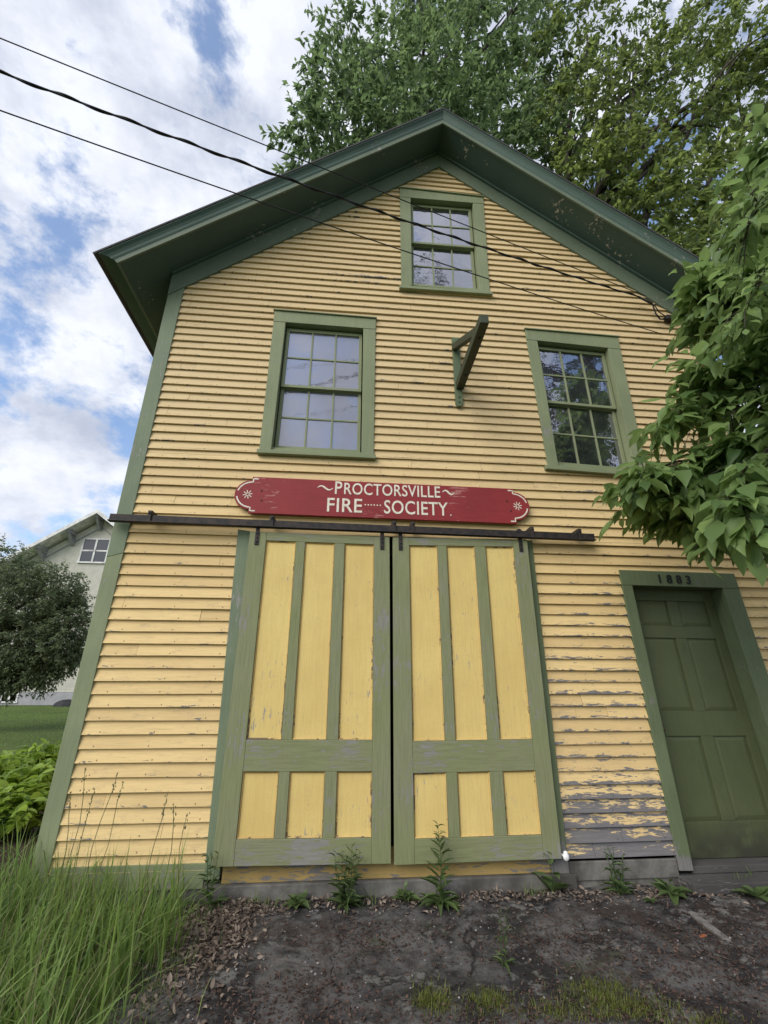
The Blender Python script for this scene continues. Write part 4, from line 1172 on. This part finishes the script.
# long grass at the left corner: in tufts
def tuft_xy(n, x0, x1, y0, y1, nt, sd, keep):
    c = []; 
    while len(c) < nt:
        p = (RNG.uniform(x0, x1), RNG.uniform(y0, y1))
        if keep(*p): c.append(p)
    c = np.array(c); i = RNG.integers(0, nt, n); return c[i]+RNG.normal(0, sd, (n, 2)), i
edge = lambda y: -1.02-.10*math.sin(y*3)+.12*(y+1.0)*-.6
xy, ti = tuft_xy(5200, -3.4, -.80, -3.1, -.06, 330, .055, lambda x, y: x < edge(y)+.05*random.random())
hs = RNG.uniform(.5, 1, 330)[ti]*RNG.uniform(.30, 1.15, len(xy))*.55
keep = (xy[:, 1] < -.05)
xy, hs, ti = xy[keep], hs[keep], ti[keep]
blades('grass', xy, hs, RNG.uniform(.006, .012, len(xy))+RNG.random(len(xy))**3*.010, np.clip(RNG.normal(.5, .26, len(xy))+RNG.normal(0, .12, 330)[ti], 0, 1), np.array([.0, -.08, 0]), M['grass'], 'long uncut grass growing at the left front corner of the fire house', 'grass')
nb_ = 420; xb2 = -1.08-np.abs(RNG.normal(0, .6, nb_)); yb2 = -RNG.uniform(.1, 2.8, nb_)
blades('broad_grass', np.stack([xb2, yb2], 1), RNG.uniform(.15, .5, nb_), RNG.uniform(.012, .024, nb_), np.clip(RNG.normal(.6, .3, nb_), 0, 1), None, M['grass'], 'broad arching blades mixed through the long grass', 'grass')
# ragged fringe of short blades and seedlings along the foundation and the grass edge
nf = 2600; fx = RNG.uniform(-1.1, 3.4, nf); fy = -.08-np.abs(RNG.normal(0, .05, nf)); cl_ = np.array([mnoise.noise(Vector((a*3.1, 5, 0))) for a in fx]) > .12
k2 = RNG.random(nf) < .5; fx = np.where(k2, -1.0+RNG.normal(0, .13, nf), fx); fy = np.where(k2, -RNG.uniform(.1, 2.2, nf), fy)
xy2 = np.stack([fx, fy], 1)[cl_ | k2]
blades('wall_grass', xy2, RNG.uniform(.03, .20, len(xy2))*RNG.random(len(xy2))**.6, RNG.uniform(.002, .006, len(xy2)), np.clip(RNG.normal(.5, .3, len(xy2)), 0, 1), None, M['grass'], 'short ragged grass sprouting along the foundation crack', 'grass', 3)
nd = 800; xd = RNG.uniform(-3, -.95, nd); yd = -RNG.uniform(.08, 2.6, nd)
blades('dead_grass', np.stack([xd, yd], 1), RNG.uniform(.15, .6, nd), RNG.uniform(.003, .006, nd), RNG.random(nd), None, M['stalk'], 'dry straw coloured dead stems among the long grass', 'dead grass')
# flowering stalks
mbs = MB(); 
for k in range(8):
    x, y = RNG.uniform(-1.9, -.95), RNG.uniform(-1.0, -.1); z = gzn(x, y); h = RNG.uniform(.55, .9); e = np.array([x+RNG.uniform(-.12, .12), y, z+h])
    pts = curve_pts((x, y, z), e, 6, .03); mbs.tube(pts, [.0022]*6+[.001], 4)
    for j in range(14):
        f = RNG.uniform(.78, 1); p = lerp(np.array(pts[-2]), e, (f-.78)/.22); mbs.ball(p+RNG.normal(size=3)*.006, .0035, 5, 3, (1, 1, 2))
tag(mbs.build('seed_stalks', M['stalk']), 'thin dry seeding stalks rising from the long grass by the wall', 'grass stalks', None, 'stuff')
# mown lawn
n = 60000; xs_ = -RNG.uniform(0, 1, n)**.7*13-2.3; ys_ = RNG.uniform(-.5, 19.5, n); ok = (xs_ < -2.5-.15*ys_*0)
soilz = (xs_ > -3.2) & (ys_ < 2.4); xy = np.stack([xs_, ys_], 1)[ok & ~soilz]
blades('lawn_grass', xy, RNG.uniform(.03, .075, len(xy)), RNG.uniform(.006, .014, len(xy)), np.clip(RNG.normal(.40, .2, len(xy)), 0, 1), None, M['grass'], 'short mown lawn grass between the fire house and the pale house', 'lawn', 2)

# leafy perennials beside the left wall
def perennial(x, y, s, label, seed):
    z = gzn(x, y); t = thing('perennial_plant', label, 'plant', (x, y, z), 'lime green perennials beside the left wall')
    P, Dr, N, S, T = [], [], [], [], []; st = MB()
    for k in range(int(46*s)):
        a = RNG.random()*6.28; rr = s*.42*math.sqrt(RNG.random()); hh = s*RNG.uniform(.20, .62)*(1-.4*rr/(.42*s))
        top = np.array([x+rr*math.cos(a), y+rr*math.sin(a), z+hh]); st.tube(curve_pts((x+rr*.4*math.cos(a), y+rr*.4*math.sin(a), z), top, 3, .04), [.005, .004, .003, .002], 4)
        for j in range(9):
            f = RNG.uniform(.45, 1.05); p = lerp(np.array([x, y, z]), top, f); b_ = RNG.random()*6.28
            P.append(p); Dr.append(np.array([math.cos(b_), math.sin(b_), RNG.uniform(-.3, .5)])); N.append(np.array([0, 0, 1])+RNG.normal(size=3)*.35); S.append(RNG.uniform(.09, .19)*s); T.append(np.clip(RNG.normal(.5, .22), 0, 1))
    st.build('stem', M['lf_weed'], t); leaves_mesh('foliage', np.array(P), np.array(Dr), np.array(N), np.array(S), np.array(T), LEAF_NEAR, M['lf_hosta'], t)
for k, (px, py, y, s, lb) in enumerate(((20,826,1.1,.85,'lime green plant nearest the front corner of the fire house'),(-15,830,1.0,.9,'lime green plant at the left frame edge above bare soil'),
        (28,795,2.3,.95,'lime green plant in the middle of the bed'),(-10,795,2.2,1.0,'lime green plant at the left frame edge beside the lawn'),(42,770,3.5,1.0,'lime green plant farthest along the left wall'),(18,775,3.4,.8,'lime green plant farthest back, on the lawn side of the bed'))):
    p = at(px, py, y); perennial(p[0], y, s, lb, k)

# weeds along the foundation
def weed(name, px, py, y, h, nst, nl, leaf, label, rosette=0, spread=.03, mat='lf_weed', narrow=False):
    p = at(px, py, y); x = p[0]; z = gzn(x, y)
    t = thing(name, label, 'weed', (x, y, z), 'weeds growing along the foundation'); st = MB(); P, Dr, N, S, T = [], [], [], [], []
    for s in range(nst):
        a = RNG.random()*6.28; top = np.array([x+spread*2*math.cos(a)*(s > 0), y+spread*1.2*math.sin(a)*(s > 0), z+h*RNG.uniform(.75, 1.05)])
        pts = curve_pts((x+spread*.4*math.cos(a), y+spread*.3*math.sin(a), z), top, 6, .03); st.tube(pts, [.0035*(1-.7*k/6) for k in range(7)], 5)
        for j in range(nl):
            f = (j+.5)/nl; q_ = pts[min(int(f*6), 5)]; q_ = lerp(q_, pts[min(int(f*6)+1, 6)], f*6-int(f*6)); b_ = j*2.4+RNG.normal()*.3
            P.append(q_); Dr.append(np.array([math.cos(b_), math.sin(b_), .55-.2*(1-f)])); N.append(np.array([0, 0, 1])+RNG.normal(size=3)*.15); S.append(leaf*(1.15-.75*f)*RNG.uniform(.8, 1.15)); T.append(np.clip(RNG.normal(.5, .18), 0, 1))
    for j in range(rosette):
        b_ = j*2.4; P.append(np.array([x, y, z+.012])); Dr.append(np.array([math.cos(b_), math.sin(b_), RNG.uniform(.05, .5)])); N.append(np.array([0, 0, 1.])); S.append(leaf*RNG.uniform(1.0, 1.5)); T.append(np.clip(RNG.normal(.45, .18), 0, 1))
    if st.v: st.build('stem', M['lf_weed'], t)
    tm = LEAF_NEAR
    if narrow: tv = LEAF_NEAR[0].copy(); tv[:, 1] *= .45; tm = (tv, LEAF_NEAR[1])
    leaves_mesh('foliage', np.array(P), np.array(Dr), np.array(N), np.array(S), np.array(T), tm, M[mat], t)
weed('tall_weed', 441, 908, -.20, .60, 1, 44, .14, 'tallest weed with a leafy spire in front of the right sliding door', 18, narrow=True)
weed('grassy_weed', 345, 903, -.18, .34, 9, 11, .11, 'bushy weed in front of the left sliding door', 8, .05, narrow=True)
weed('low_weed', 296, 905, -.17, .09, 2, 4, .09, 'small flat weed left of the bushy weed before the left sliding door', 9)
weed('low_weed', 405, 905, -.16, .10, 2, 4, .09, 'small low weed between the bushy weed and the tall spire', 7)
weed('broadleaf_weed', 553, 893, -.12, .28, 2, 5, .12, 'upright weed at the right foot of the sliding doors', 4)
weed('grassy_weed', 620, 893, -.16, .30, 6, 9, .10, 'feathery weed below the bare grey boards', 5, .04, narrow=True)
weed('broadleaf_weed', 672, 893, -.20, .10, 2, 3, .11, 'broad leaved weed at the left end of the wooden step', 8)
weed('low_weed', 650, 905, -.28, .03, 1, 3, .045, 'tiny weed on the concrete between the step and the feathery weed', 6)
weed('low_weed', 755, 893, -.30, .07, 1, 3, .11, 'pale broad weed before the wooden step at the right frame edge', 7)
weed('slender_weed', 505, 985, -.95, .26, 2, 9, .06, 'slender weed standing alone on the apron below the right leaf', 5, narrow=True)
# tuft-like green at the wall left of the doorway
weed('broadleaf_weed', 214, 893, -.16, .36, 4, 8, .11, 'weed at the left foot of the sliding doors beside the long grass', 6, .04, narrow=True)

# moss and low grass patches on the apron
def patch_xy(specs):
    out = []
    for (px, py, rx, ry, n) in specs:
        # ground point under the pixel
        d_ = at(px, py, 0)-CAM; tt = (gz(0, -1.5)-CAM[2])/d_[2]; c = CAM+d_*tt
        out.append(np.stack([c[0]+RNG.normal(0, rx, n), c[1]+RNG.normal(0, ry, n)], 1))
    return np.concatenate(out)
xy = patch_xy([(432,1004,.05,.06,1500),(490,1006,.06,.05,1200),(600,996,.10,.06,2200),(630,1008,.12,.05,1600),(560,1016,.10,.04,800),(700,1022,.10,.03,500),(150,960,.05,.2,500)])
blades('moss', xy, RNG.uniform(.010, .060, len(xy))*RNG.random(len(xy))**.5, RNG.uniform(.0025, .006, len(xy)), np.clip(RNG.normal(.45, .25, len(xy)), 0, 1), None, M['moss'], 'yellow green moss and low grass patches on the dark apron', 'moss', 2)
# litter: dead leaves, chips, twigs
def litter(name, n, spread, size, mat, label, cat, flat=.25):
    xy = spread(n); z = np.array([gzn(a, b_) for a, b_ in xy])+RNG.uniform(.002, .014, len(xy))
    P = np.concatenate([xy, z[:, None]], 1); dr = RNG.normal(size=(len(xy), 3)); dr[:, 2] *= flat
    nn = np.array([0, 0, 1])+RNG.normal(size=(len(xy), 3))*flat
    o = leaves_mesh(name, P, dr, nn, size*RNG.uniform(.4, 1.4, len(xy)), np.clip(RNG.beta(1.2, 2.2, len(xy)), 0, 1), LEAF_NEAR, mat, None); tag(o, label, cat, None, 'stuff')
def sp_wall(n):
    x = RNG.uniform(-1.1, 3.8, n); y = -.07-np.abs(RNG.normal(0, .10, n)); k = RNG.random(n) < .62
    x = np.where(k, RNG.normal(-.76, .15, n), x); y = np.where(k, -.12-np.abs(RNG.normal(0, .45, n)), y); return np.stack([x, y], 1)
litter('dead_leaves', 4600, sp_wall, .034, M['dead'], 'dry brown leaf litter drifted along the foundation and grass edge', 'dead leaves', .45)
def sp_all(n):
    c = np.array([(-.15,-1.1),(.35,-1.5),(.9,-1.45),(1.6,-1.2),(2.1,-1.2),(2.4,-.8),(1.3,-.7),(-.6,-1.4),(.2,-.6),(2.9,-.6)]); i = RNG.integers(0, len(c), n)
    k = np.array([.20, .26, .22, .28, .40, .24, .24, .26, .2, .4])[i]
    return c[i]+RNG.normal(0, 1, (n, 2))*np.stack([k*1.3, k*.7], 1)
M['mulch'] = leaf_mat('red_brown_mulch', (.035,.020,.016), (.135,.085,.065), .05, .9)
litter('bark_mulch', 11000, sp_all, .017, M['mulch'], 'brown bark scraps and leaf fragments scattered over the dark apron', 'debris', .4)
mb = MB()
for k in range(110):
    x, y = RNG.uniform(-1., 3.2), -.15-RNG.random()*1.8; a = RNG.random()*6.28; L = RNG.uniform(.03, .16); z = gzn(x, y)+.006
    e = np.array([x+L*math.cos(a), y+L*math.sin(a), 0]); e[2] = gzn(e[0], e[1])+.006+RNG.uniform(0, .01); mb.tube(curve_pts((x, y, z), e, 3, .03), [.0018, .0016, .0012, .0008], 4)
tag(mb.build('twigs', M['twig']), 'thin dry twigs lying scattered on the apron', 'twigs', None, 'stuff')
mb = MB()
for k in range(420):
    x, y = RNG.uniform(-1., 3.4), -.1-RNG.random()*2.0; r = RNG.uniform(.002, .008); mb.ball((x, y, gzn(x, y)+r*.3), r, 6, 4, (1, RNG.uniform(.7, 1.2), .6))
tag(mb.build('pebbles', plain('pale_grit', (.30,.28,.26), (.18,.17,.16), .9, 20)), 'pale grit and pebbles strewn on the apron', 'pebbles', None, 'stuff')
# half-buried batten and an orange scrap before the step
def gpt(px, py):
    d_ = at(px, py, 0)-CAM; c = None; tt = (-.09-CAM[2])/d_[2]; c = CAM+d_*tt; c[2] = gzn(c[0], c[1]); return c
a, e = gpt(692, 916), gpt(729, 945)
o = MB().beam(a+[0, 0, .003], e+[0, 0, .003], .045, .02).build('wood_batten', plain('pale_weathered_batten', (.20,.19,.175), (.12,.11,.10), .9, 14, .5), None, .004); tag(o, 'pale grey batten half buried in the apron before the wooden step', 'batten')
p = gpt(704, 940); mb = MB(); mb.prism([(p[0]-.02, p[2]), (p[0]+.02, p[2]+.004), (p[0]+.016, p[2]+.010), (p[0]-.014, p[2]+.008)], p[1]-.008, p[1]+.008)
tag(mb.build('orange_scrap', plain('orange_plastic', (.40,.13,.06), None, .6, 20)), 'tiny orange scrap lying on the apron beside the grey batten', 'scrap')

# ------------------------------------------------------------------ sky, sun, camera
SUN_EL, SUN_AZ = math.radians(38), math.radians(224)     # behind and left of the camera
w = bpy.data.worlds.new('World'); scn.world = w; w.use_nodes = True
class WT(NT):
    def __init__(s, wd): s.t = wd.node_tree; s.t.nodes.clear()
t = WT(w)
sky = t.n('ShaderNodeTexSky'); sky.sky_type = 'NISHITA'; sky.sun_disc = False; sky.sun_elevation = SUN_EL; sky.sun_rotation = SUN_AZ
sky.air_density = 1.0; sky.dust_density = .6; sky.ozone_density = 1.5
g = t.n('ShaderNodeTexCoord').outputs['Generated']
s = t.n('ShaderNodeSeparateXYZ'); t.l(g, s.inputs[0])
c = t.scale(g, (2.0, 2.0, 3.0), (.35, .2, .9))
n1 = t.noise(c, 2.5, 12, .63, .1); n2 = t.noise(c, .9, 3, .5); n3 = t.noise(t.scale(c, (1, 1, 1), (3.1, 1.7, 0)), 2.3, 9, .62, .1)
dens = t.math('ADD', t.math('MULTIPLY', n1, .7), t.math('MULTIPLY', n2, .3))
cov = t.math('ADD', t.math('MULTIPLY', t.step(dens, .425, .525), .90), .10)
lit = t.step(n3, .30, .66)
cloud = t.mix(lit, (4.5, 5.0, 6.2), (8.3, 8.6, 9.4))
thick = t.step(dens, .52, .68)
cloud = t.mix(t.math('MULTIPLY', thick, .42), cloud, (5.6, 5.9, 6.8))
blue = t.mix(1.0, sky.outputs[0], (1.9, 2.0, 2.1), 'MULTIPLY')
mixc = t.mix(cov, blue, cloud)
bg = t.n('ShaderNodeBackground'); t.l(mixc, bg.inputs[0]); bg.inputs[1].default_value = .084
ow = t.n('ShaderNodeOutputWorld'); t.l(bg.outputs[0], ow.inputs[0])

sl = bpy.data.lights.new('sun', 'SUN'); sl.energy = 2.1; sl.angle = math.radians(46); sl.color = (1, .95, .87)
so = bpy.data.objects.new('sun', sl); COL.objects.link(so)
sd = Vector((math.sin(SUN_AZ)*math.cos(SUN_EL), math.cos(SUN_AZ)*math.cos(SUN_EL), math.sin(SUN_EL)))
so.rotation_euler = sd.to_track_quat('Z', 'Y').to_euler(); so.location = (-4, -10, 14)

cam = bpy.data.cameras.new('camera'); co = bpy.data.objects.new('camera', cam); COL.objects.link(co)
cam.sensor_fit = 'VERTICAL'; cam.sensor_height = 36; cam.lens = 36*FPX/H_PX; cam.clip_start = .05; cam.clip_end = 3000
mr = Matrix(((_R[0], _U[0], -_F[0]), (_R[1], _U[1], -_F[1]), (_R[2], _U[2], -_F[2])))
co.matrix_world = Matrix.Translation(Vector(CAM)) @ mr.to_4x4()
scn.camera = co
scn.render.resolution_x, scn.render.resolution_y = W_PX, H_PX
scn.view_settings.view_transform = 'Standard'; scn.view_settings.look = 'None'
scn.view_settings.exposure = 0.5; scn.view_settings.gamma = 1.0
